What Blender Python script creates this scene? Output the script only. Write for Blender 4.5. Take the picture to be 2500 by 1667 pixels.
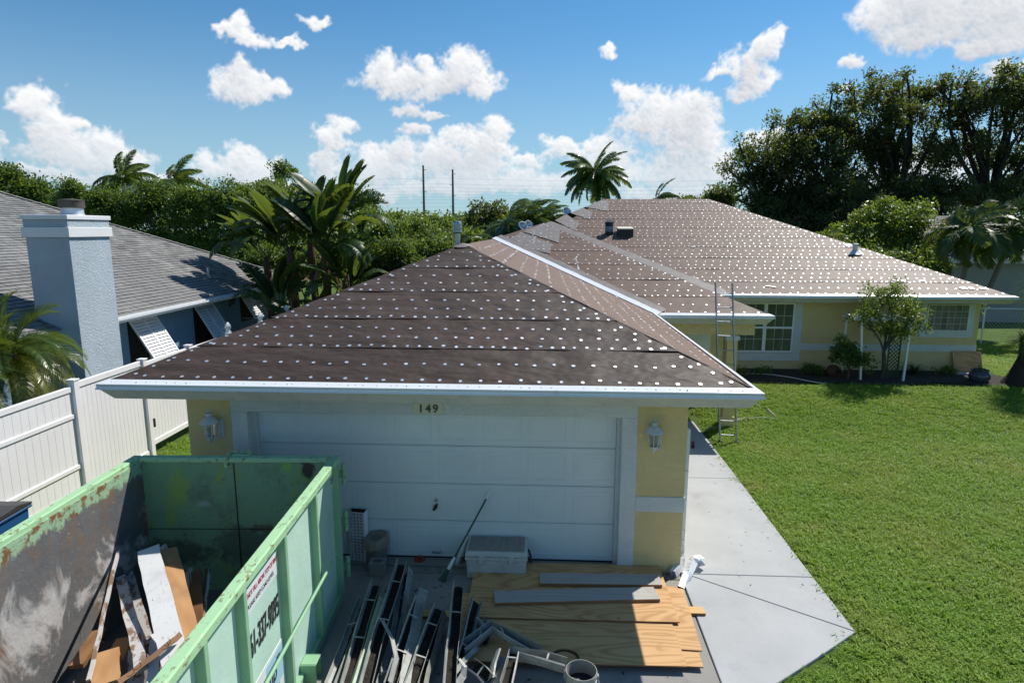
import bpy, bmesh, math, random
import numpy as np
from mathutils import Vector, Matrix

random.seed(7); rng = np.random.default_rng(11)
for _o in list(bpy.data.objects): bpy.data.objects.remove(_o)
SC = bpy.context.scene
COL = SC.collection

# ------------------------------------------------------------------ camera
CAM = Vector((3.8315, -7.7403, 4.4279)); YAW, PITCH, ROLL, FPX = 0.04669, 0.17616, 0.0026, 1528.0
_cy, _sy, _cp, _sp = math.cos(YAW), math.sin(YAW), math.cos(PITCH), math.sin(PITCH)
FWD = Vector((-_sy*_cp, _cy*_cp, -_sp)); _r = Vector((_cy, _sy, 0)); _u = _r.cross(FWD)
RGT = _r*math.cos(ROLL) + _u*math.sin(ROLL); UPV = _u*math.cos(ROLL) - _r*math.sin(ROLL)
cd = bpy.data.cameras.new('camera'); cam = bpy.data.objects.new('camera', cd); COL.objects.link(cam)
cd.sensor_width = 36.0; cd.lens = 36.0*FPX/2500.0; cd.clip_start = 0.05; cd.clip_end = 6000
cam.matrix_world = Matrix(((RGT.x, UPV.x, -FWD.x, CAM.x), (RGT.y, UPV.y, -FWD.y, CAM.y), (RGT.z, UPV.z, -FWD.z, CAM.z), (0, 0, 0, 1)))
SC.camera = cam

def ray(px, py): return FWD + RGT*((px-1250)/FPX) + UPV*((833.5-py)/FPX)
def atz(px, py, z):
    d = ray(px, py); return CAM + d*((z-CAM.z)/d.z)
def aty(px, py, y):
    d = ray(px, py); return CAM + d*((y-CAM.y)/d.y)
def atx(px, py, x):
    d = ray(px, py); return CAM + d*((x-CAM.x)/d.x)

# ------------------------------------------------------------------ sky, sun, exposure
SUN = Vector((0.585, 0.58, 1.0)).normalized()
SUN_EL = math.asin(SUN.z); SUN_AZ = math.atan2(SUN.x, SUN.y)
W = bpy.data.worlds.new('World'); SC.world = W; W.use_nodes = True
sd = bpy.data.lights.new('sun', 'SUN'); sd.energy = 4.6; sd.angle = math.radians(0.53); sd.color = (1.0, 0.95, 0.87)
so = bpy.data.objects.new('sun', sd); COL.objects.link(so); so.rotation_euler = (-SUN).to_track_quat('-Z', 'Y').to_euler()
so.location = (20, 20, 40)
vs = SC.view_settings; vs.view_transform = 'Standard'; vs.look = 'None'; vs.exposure = 0.3; vs.gamma = 1.0; vs.use_curve_mapping = False
SC.cycles.max_bounces = 8; SC.cycles.transparent_max_bounces = 12; SC.cycles.use_denoising = True
SC.cycles.sample_clamp_indirect = 6.0; SC.cycles.caustics_reflective = False; SC.cycles.caustics_refractive = False

def build_world():
    nt = W.node_tree; N = nt.nodes; L = nt.links; N.clear()
    def nd(t, **k):
        n = N.new(t)
        for a, b in k.items(): setattr(n, a, b)
        return n
    out = nd('ShaderNodeOutputWorld'); bg = nd('ShaderNodeBackground'); L.new(bg.outputs[0], out.inputs[0])
    sky = nd('ShaderNodeTexSky', sky_type='NISHITA'); sky.sun_disc = False
    sky.sun_elevation = SUN_EL; sky.sun_rotation = SUN_AZ; sky.altitude = 10; sky.air_density = 1.0; sky.dust_density = 0.1; sky.ozone_density = 3.0
    def ramp(v, a, b, x=0.0, y=1.0):
        n = nd('ShaderNodeMapRange', interpolation_type='SMOOTHSTEP'); L.new(v, n.inputs[0])
        for i, q in enumerate((a, b, x, y)): n.inputs[i+1].default_value = q
        return n.outputs[0]
    tc = nd('ShaderNodeTexCoord'); D = tc.outputs['Generated']
    sep = nd('ShaderNodeSeparateXYZ'); L.new(D, sep.inputs[0])
    # fair-weather cumulus round the rest of the sky (the clouds in view are the cloud bank built below)
    mp = nd('ShaderNodeVectorMath', operation='MULTIPLY'); L.new(D, mp.inputs[0]); mp.inputs[1].default_value = (1, 1, 2.2)
    gen = nd('ShaderNodeTexNoise'); L.new(mp.outputs[0], gen.inputs['Vector']); gen.inputs['Scale'].default_value = 3.2; gen.inputs['Detail'].default_value = 5
    gm = ramp(gen.outputs[0], 0.60, 0.72)
    dp = nd('ShaderNodeVectorMath', operation='DOT_PRODUCT'); L.new(D, dp.inputs[0]); v = Vector((-math.sin(YAW), math.cos(YAW), .12)).normalized(); dp.inputs[1].default_value = v
    outside = ramp(dp.outputs['Value'], 0.62, 0.72, 1.0, 0.0)
    mm = nd('ShaderNodeMath', operation='MULTIPLY'); L.new(gm, mm.inputs[0]); L.new(outside, mm.inputs[1])
    skyt = nd('ShaderNodeMix', data_type='RGBA', blend_type='MULTIPLY'); skyt.inputs[0].default_value = 1.0
    L.new(sky.outputs[0], skyt.inputs[6]); skyt.inputs[7].default_value = SKY_TINT
    hz = ramp(sep.outputs[2], -0.02, 0.32, 0.74, 0.0)
    hm = nd('ShaderNodeMix', data_type='RGBA'); L.new(hz, hm.inputs[0]); L.new(skyt.outputs[2], hm.inputs[6]); hm.inputs[7].default_value = (5.0, 6.6, 7.7, 1)
    fin = nd('ShaderNodeMix', data_type='RGBA'); L.new(mm.outputs[0], fin.inputs[0]); L.new(hm.outputs[2], fin.inputs[6]); fin.inputs[7].default_value = (8.0, 8.3, 8.8, 1)
    L.new(fin.outputs[2], bg.inputs[0]); bg.inputs[1].default_value = SKY_STR
SKY_TINT = (0.60, 1.06, 1.24, 1); SKY_STR = 0.074
build_world()

# cumulus in view: a distant bank of sky (a cut of a dome 3 km away), cloud thickness and light worked out per vertex
def fbm(U, V_, base, octs, gain, seed):
    r = np.random.default_rng(seed); o = np.zeros_like(U); amp = 1.0; tot = 0.0; f = base
    for k in range(octs):
        n = int(f*2.2)+4; G = r.random((n, n)); x = (U*f) % (n-1); y = (V_*f) % (n-1); i = np.floor(x).astype(int); j = np.floor(y).astype(int); a = x-i; b = y-j
        a = a*a*(3-2*a); b = b*b*(3-2*b); i1 = (i+1) % n; j1 = (j+1) % n
        o += amp*((G[j, i]*(1-a)+G[j, i1]*a)*(1-b)+(G[j1, i]*(1-a)+G[j1, i1]*a)*b); tot += amp; amp *= gain; f *= 2.03
    return o/tot-.5
def build_clouds():
    blobs = [(130,240,45,32),(95,265,50,28),(150,290,55,36),(188,296,30,18),(160,345,60,40),(260,350,45,42),(210,385,115,34),(325,395,48,27),(10,380,28,26),
     (570,82,45,20),(610,64,35,30),(625,98,38,20),(690,97,30,11),(700,108,35,6),(758,62,30,16),
     (600,205,50,52),(612,240,62,32),(680,222,46,24),(605,168,24,20),
     (935,168,46,38),(990,208,110,28),(1020,160,22,18),(1120,162,57,45),(1170,205,57,38),(1080,195,75,34),(985,264,45,19),(1040,280,42,9),(1000,318,32,17),
     (800,322,40,22),(855,307,28,22),(830,345,35,12),(487,405,30,32),(570,395,46,36),(640,402,48,36),(600,435,115,24),(790,388,40,38),(900,388,62,38),(975,376,42,38),(930,425,110,30),
     (1070,372,46,40),(1130,342,60,30),(1210,312,36,30),(1190,362,56,30),(1140,405,125,42),(1237,362,20,18),
     (1285,390,34,19),(1345,357,36,28),(1400,362,42,25),(1480,372,62,42),(1530,412,47,42),(1320,445,130,32),(1180,455,150,26),
     (1545,217,32,28),(1600,262,72,46),(1560,292,52,30),(1670,272,66,50),(1702,292,42,32),(1620,305,92,35),(1650,337,84,30),
     (1700,352,62,36),(1730,392,62,36),(1772,402,47,32),(1640,398,62,42),(1680,428,130,22),(1640,468,170,20),
     (1760,178,52,15),(1830,152,66,40),(1892,115,30,40),(1912,85,24,22),(1850,202,55,30),(1810,237,40,17),(1490,132,33,13),(2072,147,33,19),(2076,220,20,10),
     (2200,12,130,46),(2320,40,160,70),(2450,60,130,72),(2250,72,82,34),(2400,112,110,26),(2330,-50,170,60),(2470,-30,150,70),(2420,182,52,28),(2482,172,27,15),(1880,342,64,26),
     (300,440,170,18),(60,430,120,18),(760,455,150,18),(1000,470,160,16),(2250,420,200,40)]
    c0 = math.atan2(ray(1250, 300).x, ray(1250, 300).y); NA, NE = 1150, 350
    A, E_ = np.meshgrid(np.linspace(c0-.84, c0+.84, NA), np.linspace(-.004, .50, NE))
    U, V_ = A-c0+2, E_+1
    wa = A + fbm(U, V_, 11, 5, .55, 1)*.048 + fbm(U, V_, 40, 4, .62, 2)*.034
    we = E_ + fbm(U, V_, 12, 5, .55, 3)*.034 + fbm(U, V_, 42, 4, .62, 4)*.028
    def ae(px, py):
        d = ray(px, py).normalized(); return math.atan2(d.x, d.y), math.asin(d.z)
    acc = np.zeros_like(A)
    for (cx, cy, rx, ry) in blobs:
        a, e = ae(cx, cy); ra = abs(ae(cx+rx, cy)[0]-a)*1.25; re = abs(ae(cx, cy-ry)[1]-e)*1.25
        acc += np.exp(-4.2*(((wa-a)/ra)**2+((we-e)/re)**2))
    d = np.log(acc+1e-9)/4.2 + .92                      # ~ signed soft field, 0 at the edge
    bil = lambda b_, o_, g_, s_: .5-np.abs(fbm(U, V_, b_, o_, g_, s_))*2.2
    puff = bil(30, 5, .62, 15)*.55+bil(75, 4, .6, 16)*.45
    d = d - .22 + fbm(U, V_, 120, 4, .7, 7)*.55 + fbm(U, V_, 22, 4, .6, 8)*.30 + (puff-.15)*.95
    s = lambda x, a, b: (lambda t: t*t*(3-2*t))(np.clip((x-a)/(b-a), 0, 1))
    thick = np.clip(d, 0, None); mask = s(d, -.16, .72)**.9
    # light: optical depth gathered toward the sun (up and to the right)
    od = np.zeros_like(A)
    for k in range(1, 15):
        di, dj = int(round(k*1.6)), int(round(k*.9)); sh = np.zeros_like(A); sh[:NE-di, :NA-dj] = thick[di:, dj:]; od += sh*(1.0 if k < 8 else .6)
    bl = thick.copy()
    for _ in range(3): bl = (bl+np.roll(bl, 3, 0)+np.roll(bl, -3, 0)+np.roll(bl, 3, 1)+np.roll(bl, -3, 1))/5
    od = np.zeros_like(A)
    for k in range(1, 26):
        di, dj = int(round(k*1.5)), int(round(k*.7)); sh = np.zeros_like(A); sh[:NE-di, :NA-dj] = bl[di:, dj:]; od += sh
    lit = np.exp(-np.clip(od-1.0, 0, None)*.075)
    lit = .12+.88*lit; lit = np.clip(lit + fbm(U, V_, 50, 5, .65, 12)*.30 + (puff-.22)*.45, .10, 1)
    hg = np.sqrt(np.clip(d+.12, 0, None)); gy, gx = np.gradient(hg); sl = -(gy*.9+gx*.45); lit2 = .5+.5*np.tanh(sl*9.0)
    lit = np.clip(.78*lit+.52*(lit2-.5)+.16, .05, 1)
    # far low clouds sink into the haze
    hz = 1-s(E_, .01, .14)
    white = np.array([1.04, 1.05, 1.06]); grey = np.array([.50, .55, .63]); haze = np.array([.74, .83, .92])
    col = grey + (white-grey)*lit[..., None]; col = col + (haze-col)*(hz*.50)[..., None]
    edge = s(np.minimum(np.minimum(A-(c0-.84), (c0+.84)-A)*12, (.50-E_)*22), 0, 1); alpha = mask*edge*(1-.25*hz)
    R = 3000.0; P = np.stack([np.sin(A)*np.cos(E_)*R+CAM.x, np.cos(A)*np.cos(E_)*R+CAM.y, np.sin(E_)*R+CAM.z], -1).reshape(-1, 3)
    I = np.arange(NA*NE).reshape(NE, NA); F = np.stack([I[:-1, :-1], I[:-1, 1:], I[1:, 1:], I[1:, :-1]], -1).reshape(-1, 4)
    al = alpha.ravel(); F = F[al[F].max(1) > .004]; used = np.unique(F); mp = -np.ones(NA*NE, int); mp[used] = np.arange(len(used)); F = mp[F]
    me = bpy.data.meshes.new('sky'); nf = len(F); me.vertices.add(len(used)); me.vertices.foreach_set('co', P[used].astype(np.float32).ravel())
    me.loops.add(nf*4); me.loops.foreach_set('vertex_index', F.astype(np.int32).ravel()); me.polygons.add(nf)
    me.polygons.foreach_set('loop_start', np.arange(0, nf*4, 4, dtype=np.int32)); me.polygons.foreach_set('loop_total', np.full(nf, 4, np.int32)); me.update(calc_edges=True)
    c4 = np.concatenate([col.reshape(-1, 3), al[:, None]], 1)[used].astype(np.float32)
    at = me.attributes.new('cloud', 'FLOAT_COLOR', 'POINT'); at.data.foreach_set('color', c4.ravel())
    m = bpy.data.materials.new('cumulus'); m.use_nodes = True; t = m.node_tree; t.nodes.clear()
    o = t.nodes.new('ShaderNodeOutputMaterial'); a_ = t.nodes.new('ShaderNodeAttribute'); a_.attribute_name = 'cloud'; em = t.nodes.new('ShaderNodeEmission'); tr = t.nodes.new('ShaderNodeBsdfTransparent'); mx = t.nodes.new('ShaderNodeMixShader')
    t.links.new(a_.outputs['Color'], em.inputs[0]); em.inputs[1].default_value = CLOUD_STR; t.links.new(a_.outputs['Alpha'], mx.inputs[0]); t.links.new(tr.outputs[0], mx.inputs[1]); t.links.new(em.outputs[0], mx.inputs[2]); t.links.new(mx.outputs[0], o.inputs[0])
    m.cycles.emission_sampling = 'NONE'; me.materials.append(m)
    ob = bpy.data.objects.new('sky', me); COL.objects.link(ob); ob['kind'] = 'structure'; ob['label'] = 'white cumulus clouds drifting in the blue sky'; ob['category'] = 'sky'
CLOUD_STR = 0.775
build_clouds()
# ------------------------------------------------------------------ mesh helpers
class MB:
    def __init__(s): s.v = []; s.f = []; s.m = []; s.mi = 0
    def add(s, vs, fs):
        b = len(s.v); s.v += [tuple(v) for v in vs]
        for f in fs: s.f.append(tuple(i+b for i in f)); s.m.append(s.mi)
        return s
    def box(s, c, d, R=None, taper=1.0):
        x, y, z = d[0]/2, d[1]/2, d[2]/2; V = []
        for sz in (-1, 1):
            t = taper if sz > 0 else 1.0
            for (a, b) in ((-1, -1), (1, -1), (1, 1), (-1, 1)):
                p = Vector((a*x*t, b*y*t, sz*z)); V.append((R @ p if R else p) + Vector(c))
        return s.add(V, [(3, 2, 1, 0), (4, 5, 6, 7), (0, 1, 5, 4), (1, 2, 6, 5), (2, 3, 7, 6), (3, 0, 4, 7)])
    def bb(s, x0, x1, y0, y1, z0, z1): return s.box(((x0+x1)/2, (y0+y1)/2, (z0+z1)/2), (x1-x0, y1-y0, z1-z0))
    def poly(s, pts): return s.add(pts, [tuple(range(len(pts)))])
    def prism(s, pts, vec):
        n = len(pts); v = Vector(vec); P = [Vector(p) for p in pts]
        return s.add(P + [p+v for p in P], [tuple(range(n-1, -1, -1)), tuple(range(n, 2*n))] + [(i, (i+1) % n, n+(i+1) % n, n+i) for i in range(n)])
    def tube(s, path, rad, n=8, cap=True):
        P = [Vector(p) for p in path]; K = len(P); R = rad if hasattr(rad, '__len__') else [rad]*K; V = []; up = None
        for i in range(K):
            t = (P[min(i+1, K-1)] - P[max(i-1, 0)])
            if t.length < 1e-9: t = Vector((0, 0, 1))
            t.normalize()
            if up is None: up = Vector((0, 0, 1)) if abs(t.z) < .9 else Vector((1, 0, 0))
            a = t.cross(up)
            if a.length < 1e-6: a = t.orthogonal()
            a.normalize(); b = a.cross(t); b.normalize(); up = b
            for k in range(n):
                q = 2*math.pi*k/n; V.append(P[i] + (a*math.cos(q) + b*math.sin(q))*R[i])
        F = [(i*n+k, i*n+(k+1) % n, (i+1)*n+(k+1) % n, (i+1)*n+k) for i in range(K-1) for k in range(n)]
        if cap: F += [tuple(range(n-1, -1, -1)), tuple((K-1)*n+k for k in range(n))]
        return s.add(V, F)
    def lathe(s, prof, n=20, c=(0, 0, 0), caps=True):
        V = [(c[0]+r*math.cos(2*math.pi*k/n), c[1]+r*math.sin(2*math.pi*k/n), c[2]+z) for (r, z) in prof for k in range(n)]
        F = [(i*n+k, i*n+(k+1) % n, (i+1)*n+(k+1) % n, (i+1)*n+k) for i in range(len(prof)-1) for k in range(n)]
        if caps: F += [tuple(range(n-1, -1, -1)), tuple((len(prof)-1)*n+k for k in range(n))]
        return s.add(V, F)
    def plank(s, a, b, w, t, side=None):
        """board from a to b, width w along side, thickness t"""
        a, b = Vector(a), Vector(b); d = (b-a).normalized(); sd_ = Vector(side) if side is not None else d.cross(Vector((0, 0, 1)))
        sd_ = (sd_ - d*sd_.dot(d)).normalized(); n = d.cross(sd_); R = Matrix((sd_, d, n)).transposed()
        return s.box((a+b)/2, (w, (b-a).length, t), R)
    def mesh(s, name):
        me = bpy.data.meshes.new(name); me.from_pydata(s.v, [], s.f); return me

ROOTLOC = {}
def link(name, me, parent=None):
    o = bpy.data.objects.new(name, me); COL.objects.link(o)
    if parent is not None: o.parent = parent
    return o
def obj(name, mb, mat, parent=None, smooth=False, bevel=0.0, world=True, segs=1):
    """one mesh object; world=True: coordinates are world ones although it hangs under a (translated) root"""
    me = mb if isinstance(mb, bpy.types.Mesh) else mb.mesh(name)
    for m in (mat if isinstance(mat, (list, tuple)) else [mat]): me.materials.append(m)
    if not isinstance(mb, bpy.types.Mesh) and len(me.materials) > 1: me.polygons.foreach_set('material_index', mb.m)
    if smooth:
        me.polygons.foreach_set('use_smooth', [True]*len(me.polygons))
        try: me.set_sharp_from_angle(angle=math.radians(40))
        except Exception: pass
    o = link(name, me, parent)
    if world and parent is not None:
        r = parent; T = Matrix.Identity(4)
        o.matrix_parent_inverse = WM(parent).inverted()
    if bevel > 0:
        b = o.modifiers.new('bevel', 'BEVEL'); b.width = bevel; b.segments = segs; b.limit_method = 'ANGLE'; b.angle_limit = math.radians(40)
    return o
def WM(o):
    M = Matrix.LocRotScale(o.location, o.rotation_euler, o.scale)
    if o.parent is not None: M = WM(o.parent) @ o.matrix_parent_inverse @ M
    return M
def tag(o, label=None, cat=None, group=None, kind=None):
    if label: o['label'] = label
    if cat: o['category'] = cat
    if group: o['group'] = group
    if kind: o['kind'] = kind
    return o
def thing(name, label, cat, loc=(0, 0, 0), rz=0.0, group=None, rot=None):
    o = bpy.data.objects.new(name, None); COL.objects.link(o); o.empty_display_size = 0.1
    o.location = loc; o.rotation_euler = rot if rot else (0, 0, rz)
    return tag(o, label, cat, group)
def sub(name, parent):
    o = bpy.data.objects.new(name, None); COL.objects.link(o); o.parent = parent; o.empty_display_size = 0.1
    o.matrix_parent_inverse = WM(parent).inverted(); return o
def inst(name, me, parent=None, loc=(0, 0, 0), rot=(0, 0, 0), scale=(1, 1, 1)):
    o = link(name, me, parent); o.location = loc; o.rotation_euler = rot; o.scale = scale
    return o
def copy_tree(o, parent=None):
    c = o.copy(); COL.objects.link(c); c.parent = parent
    for ch in list(o.children): copy_tree(ch, c)
    return c
def npmesh(name, V, F, rnd=None, mats=(), smooth=False):
    """fast mesh from numpy arrays; F is (n,k)"""
    me = bpy.data.meshes.new(name); nf, k = F.shape
    me.vertices.add(len(V)); me.vertices.foreach_set('co', V.astype(np.float32).ravel())
    me.loops.add(nf*k); me.loops.foreach_set('vertex_index', F.astype(np.int32).ravel())
    me.polygons.add(nf); me.polygons.foreach_set('loop_start', np.arange(0, nf*k, k, dtype=np.int32)); me.polygons.foreach_set('loop_total', np.full(nf, k, np.int32))
    if smooth: me.polygons.foreach_set('use_smooth', np.ones(nf, bool))
    me.update(calc_edges=True)
    if rnd is not None:
        a = me.attributes.new('rnd', 'FLOAT', 'POINT'); a.data.foreach_set('value', rnd.astype(np.float32))
    for m in mats: me.materials.append(m)
    return me

# ------------------------------------------------------------------ material helpers
class NT:
    def __init__(s, name):
        s.m = bpy.data.materials.new(name); s.m.use_nodes = True; s.t = s.m.node_tree; s.N = s.t.nodes; s.L = s.t.links
        s.b = s.N['Principled BSDF']; s.out = s.N['Material Output']; s._pos = None
    def n(s, t, **k):
        x = s.N.new(t)
        for a, b in k.items(): setattr(x, a, b)
        return x
    def put(s, sock, v):
        if hasattr(v, 'links'): s.L.new(v, sock)
        else: sock.default_value = v
    def pos(s, which='world'):
        if which == 'world':
            g = s.n('ShaderNodeNewGeometry'); return g.outputs['Position']
        t = s.n('ShaderNodeTexCoord'); o = s.n('ShaderNodeObjectInfo')
        a = s.n('ShaderNodeVectorMath', operation='MULTIPLY_ADD'); s.L.new(o.outputs['Random'], a.inputs[0]); a.inputs[1].default_value = (37, 17, 29); s.L.new(t.outputs['Object'], a.inputs[2])
        return a.outputs[0]
    def scale(s, v, k):
        a = s.n('ShaderNodeVectorMath', operation='MULTIPLY'); s.L.new(v, a.inputs[0]); a.inputs[1].default_value = k; return a.outputs[0]
    def noise(s, v, sc, det=4, rough=.55, dist=0.0):
        x = s.n('ShaderNodeTexNoise'); s.L.new(v, x.inputs['Vector']); x.inputs['Scale'].default_value = sc; x.inputs['Detail'].default_value = det
        x.inputs['Roughness'].default_value = rough; x.inputs['Distortion'].default_value = dist; return x.outputs[0]
    def vor(s, v, sc, feat='F1'):
        x = s.n('ShaderNodeTexVoronoi', feature=feat); s.L.new(v, x.inputs['Vector']); x.inputs['Scale'].default_value = sc; return x
    def rng(s, v, a, b, x=0.0, y=1.0):
        r = s.n('ShaderNodeMapRange'); s.L.new(v, r.inputs[0])
        for i, q in enumerate((a, b, x, y)): r.inputs[i+1].default_value = q
        return r.outputs[0]
    def math(s, op, a, b=0.0, clamp=False):
        x = s.n('ShaderNodeMath', operation=op); x.use_clamp = clamp; s.put(x.inputs[0], a); s.put(x.inputs[1], b); return x.outputs[0]
    def mix(s, f, a, b, blend='MIX'):
        x = s.n('ShaderNodeMix', data_type='RGBA', blend_type=blend); s.put(x.inputs[0], f)
        for i, q in ((6, a), (7, b)):
            s.put(x.inputs[i], q if hasattr(q, 'links') else (*q[:3], 1))
        return x.outputs[2]
    def bump(s, h, st, d=0.02, prev=None):
        x = s.n('ShaderNodeBump'); x.inputs['Strength'].default_value = st; x.inputs['Distance'].default_value = d; s.L.new(h, x.inputs['Height'])
        if prev is not None: s.L.new(prev, x.inputs['Normal'])
        return x.outputs[0]
    def fin(s, col, rough=.6, nrm=None, metal=0.0, spec=.5, **k):
        s.put(s.b.inputs['Base Color'], col if hasattr(col, 'links') else (*col[:3], 1)); s.put(s.b.inputs['Roughness'], rough); s.put(s.b.inputs['Metallic'], metal)
        s.put(s.b.inputs['Specular IOR Level'], spec)
        if nrm is not None: s.L.new(nrm, s.b.inputs['Normal'])
        for a, v in k.items(): s.put(s.b.inputs[a], v)
        return s.m
def simple(name, c1, c2=None, rough=.6, sc=3.0, bsc=40.0, bst=.15, bd=.01, metal=0.0, spec=.5, space='world', dirt=None, dirt_amt=.5, aniso=None):
    t = NT(name); p = t.pos(space); q = t.scale(p, aniso) if aniso else p
    c2 = c2 or tuple(v*.82 for v in c1)
    f = t.rng(t.noise(q, sc, 6, .62), .3, .7); col = t.mix(f, c1, c2)
    if dirt: col = t.mix(t.rng(t.noise(p, sc*2.7, 7, .68), .52, .74, 0, dirt_amt), col, dirt)
    n = t.bump(t.noise(q, bsc, 5, .6), bst, bd) if bst > 0 else None
    r = t.rng(t.noise(p, sc*4, 3), .3, .7, max(0, rough-.08), min(1, rough+.08))
    return t.fin(col, r, n, metal, spec)
def leafmat(name, c_dark, c_light, trans=.35, rough=.42, spec=.5, warm=None):
    t = NT(name); a = t.n('ShaderNodeAttribute'); a.attribute_name = 'rnd'; oi = t.n('ShaderNodeObjectInfo')
    f = t.math('ADD', a.outputs['Fac'], t.math('MULTIPLY', t.math('SUBTRACT', oi.outputs['Random'], .5), .3), True)
    col = t.mix(f, c_dark, c_light)
    if warm: col = t.mix(t.rng(a.outputs['Fac'], .93, .97), col, warm)
    t.fin(col, rough, None, 0, spec)
    tr = t.n('ShaderNodeBsdfTranslucent'); t.L.new(t.mix(.55, col, (.42, .55, .05), 'MIX'), tr.inputs[0])
    mx = t.n('ShaderNodeMixShader'); mx.inputs[0].default_value = trans; t.L.new(t.b.outputs[0], mx.inputs[1]); t.L.new(tr.outputs[0], mx.inputs[2])
    t.L.new(mx.outputs[0], t.out.inputs[0]); return t.m

M = {}
def stucco(name, c, sc=1.2):
    t = NT(name); p = t.pos()
    f = t.rng(t.noise(p, sc, 6, .65), .3, .72); col = t.mix(f, c, tuple(v*.86 for v in c))
    st = t.rng(t.noise(t.scale(p, (3, 3, .5)), 2.0, 5, .7), .55, .8, 0, .25); col = t.mix(st, col, tuple(v*.55 for v in c))
    h = t.math('ADD', t.noise(p, 90, 5, .6), t.math('MULTIPLY', t.rng(t.noise(t.scale(p, (1, 1, 1.6)), 16, 4, .6, 1.5), .42, .6), 1.2))
    return t.fin(col, .85, t.bump(h, .55, .012), 0, .25)
M['yellow'] = stucco('yellow_stucco', (.80, .63, .32))
M['wtrim'] = stucco('white_trim', (.74, .76, .76))
M['blue'] = stucco('blue_stucco', (.48, .56, .62))
M['dkblue'] = stucco('deep_blue_stucco', (.25, .38, .51))
M['white'] = simple('white_paint', (.80, .81, .82), (.72, .735, .745), .45, 1.5, 60, .05)
M['offwhite'] = simple('offwhite_wood', (.60, .585, .54), (.50, .49, .45), .65, 2.2, 50, .2, dirt=(.30, .29, .26), dirt_amt=.45)
M['vinyl'] = simple('white_vinyl', (.83, .83, .84), (.78, .775, .79), .38, 1.2, 30, .03, dirt=(.66, .65, .61), dirt_amt=.35)
M['drip'] = simple('white_metal_edge', (.82, .84, .86), (.76, .78, .80), .28, 2.0, 9, .06, metal=0.0, spec=.6)
M['galv'] = simple('galvanised', (.66, .69, .72), (.50, .54, .58), .38, 5, 30, .1, metal=.55)
def tinmat():
    t = NT('tin_tag_metal'); g = t.n('ShaderNodeNewGeometry'); o = t.n('ShaderNodeObjectInfo'); f = t.math('FRACT', t.math('ADD', g.outputs['Random Per Island'], o.outputs['Random']))
    return t.fin(t.mix(f, (.90, .91, .93), (.68, .71, .76)), t.rng(f, 0, 1, .36, .55), t.bump(t.noise(t.pos(), 60, 3), .2, .004), .75, .5)
M['tin'] = tinmat()
M['alu'] = simple('aluminium', (.46, .48, .51), (.36, .38, .41), .35, 6, 40, .1, metal=.85)
M['black'] = simple('black_plastic', (.012, .012, .014), (.02, .02, .022), .45, 4, 60, .05)
M['dark'] = simple('dark_void', (.012, .012, .013), (.018, .017, .016), .9, 4, 30, .1)
def felt(name, a, b, wr=1.0, sheen=.4, spec=.24):
    t = NT(name); p = t.pos()
    col = t.mix(t.rng(t.noise(p, .9, 6, .62), .3, .72), a, b)
    sc_ = t.rng(t.noise(t.scale(p, (1.0, 5, 5)), 1.2, 5, .6), .52, .72, 0, .35); col = t.mix(sc_, col, tuple(v*1.45+.01 for v in a))
    spk = t.rng(t.noise(p, 130, 2, .5), .60, .72, 0, .5); col = t.mix(spk, col, tuple(v*.4 for v in a))
    scuff = t.rng(t.noise(p, 3.1, 8, .75), .66, .76, 0, .5); col = t.mix(scuff, col, (.015, .014, .014))
    wrk = t.noise(t.scale(p, (1.0, 1.9, 1.9)), 2.6, 2, .45, .0); n1 = t.bump(wrk, .45*wr, .05)
    n2 = t.bump(t.noise(p, 220, 3, .6), .35, .004, n1)
    return t.fin(col, .58, n2, 0, spec, **{'Sheen Weight': sheen, 'Sheen Roughness': .4, 'Sheen Tint': (.80, .56, .42, 1)})
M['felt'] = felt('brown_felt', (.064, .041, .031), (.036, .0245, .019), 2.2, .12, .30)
M['felt2'] = felt('brown_felt_house', (.118, .072, .053), (.090, .056, .042), .8, .38)  # same felt, base colour lightened to carry the glancing sheen on the rear slopes
M['felt3'] = felt('sunlit_brown_felt', (.19, .112, .075), (.15, .090, .061), .7, .5)  # same felt again, more direct sun on the right slope put into its colour
M['feltedge'] = simple('felt_edge', (.006, .0055, .005), (.01, .009, .008), .6, 5, 50, .1)
M['membrane'] = simple('grey_membrane', (.19, .168, .158), (.13, .112, .104), .6, 6, 25, .35, dirt=(.30, .285, .28), dirt_amt=.45)
def concrete(name, a, b, stain, fine=.4, sc=.8):
    t = NT(name); p = t.pos(); col = t.mix(t.rng(t.noise(p, sc, 7, .65), .3, .72), a, b)
    col = t.mix(t.rng(t.noise(p, sc*2.3, 8, .7), .58, .78, 0, .55), col, stain)
    col = t.mix(t.rng(t.noise(p, 70, 3, .7), .52, .75, 0, fine), col, tuple(v*.62 for v in b))
    v = t.vor(p, 1.0, 'DISTANCE_TO_EDGE')
    return t.fin(col, .88, t.bump(t.noise(p, 110, 5, .7), .5, .006), 0, .2)
M['drive'] = concrete('driveway_concrete', (.33, .315, .295), (.25, .24, .225), (.13, .125, .115))
M['walk'] = concrete('walkway_paint', (.455, .465, .47), (.375, .385, .39), (.25, .25, .24), .35, 1.1)
M['sill'] = concrete('sill_concrete', (.30, .28, .25), (.22, .21, .19), (.10, .095, .085))
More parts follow.
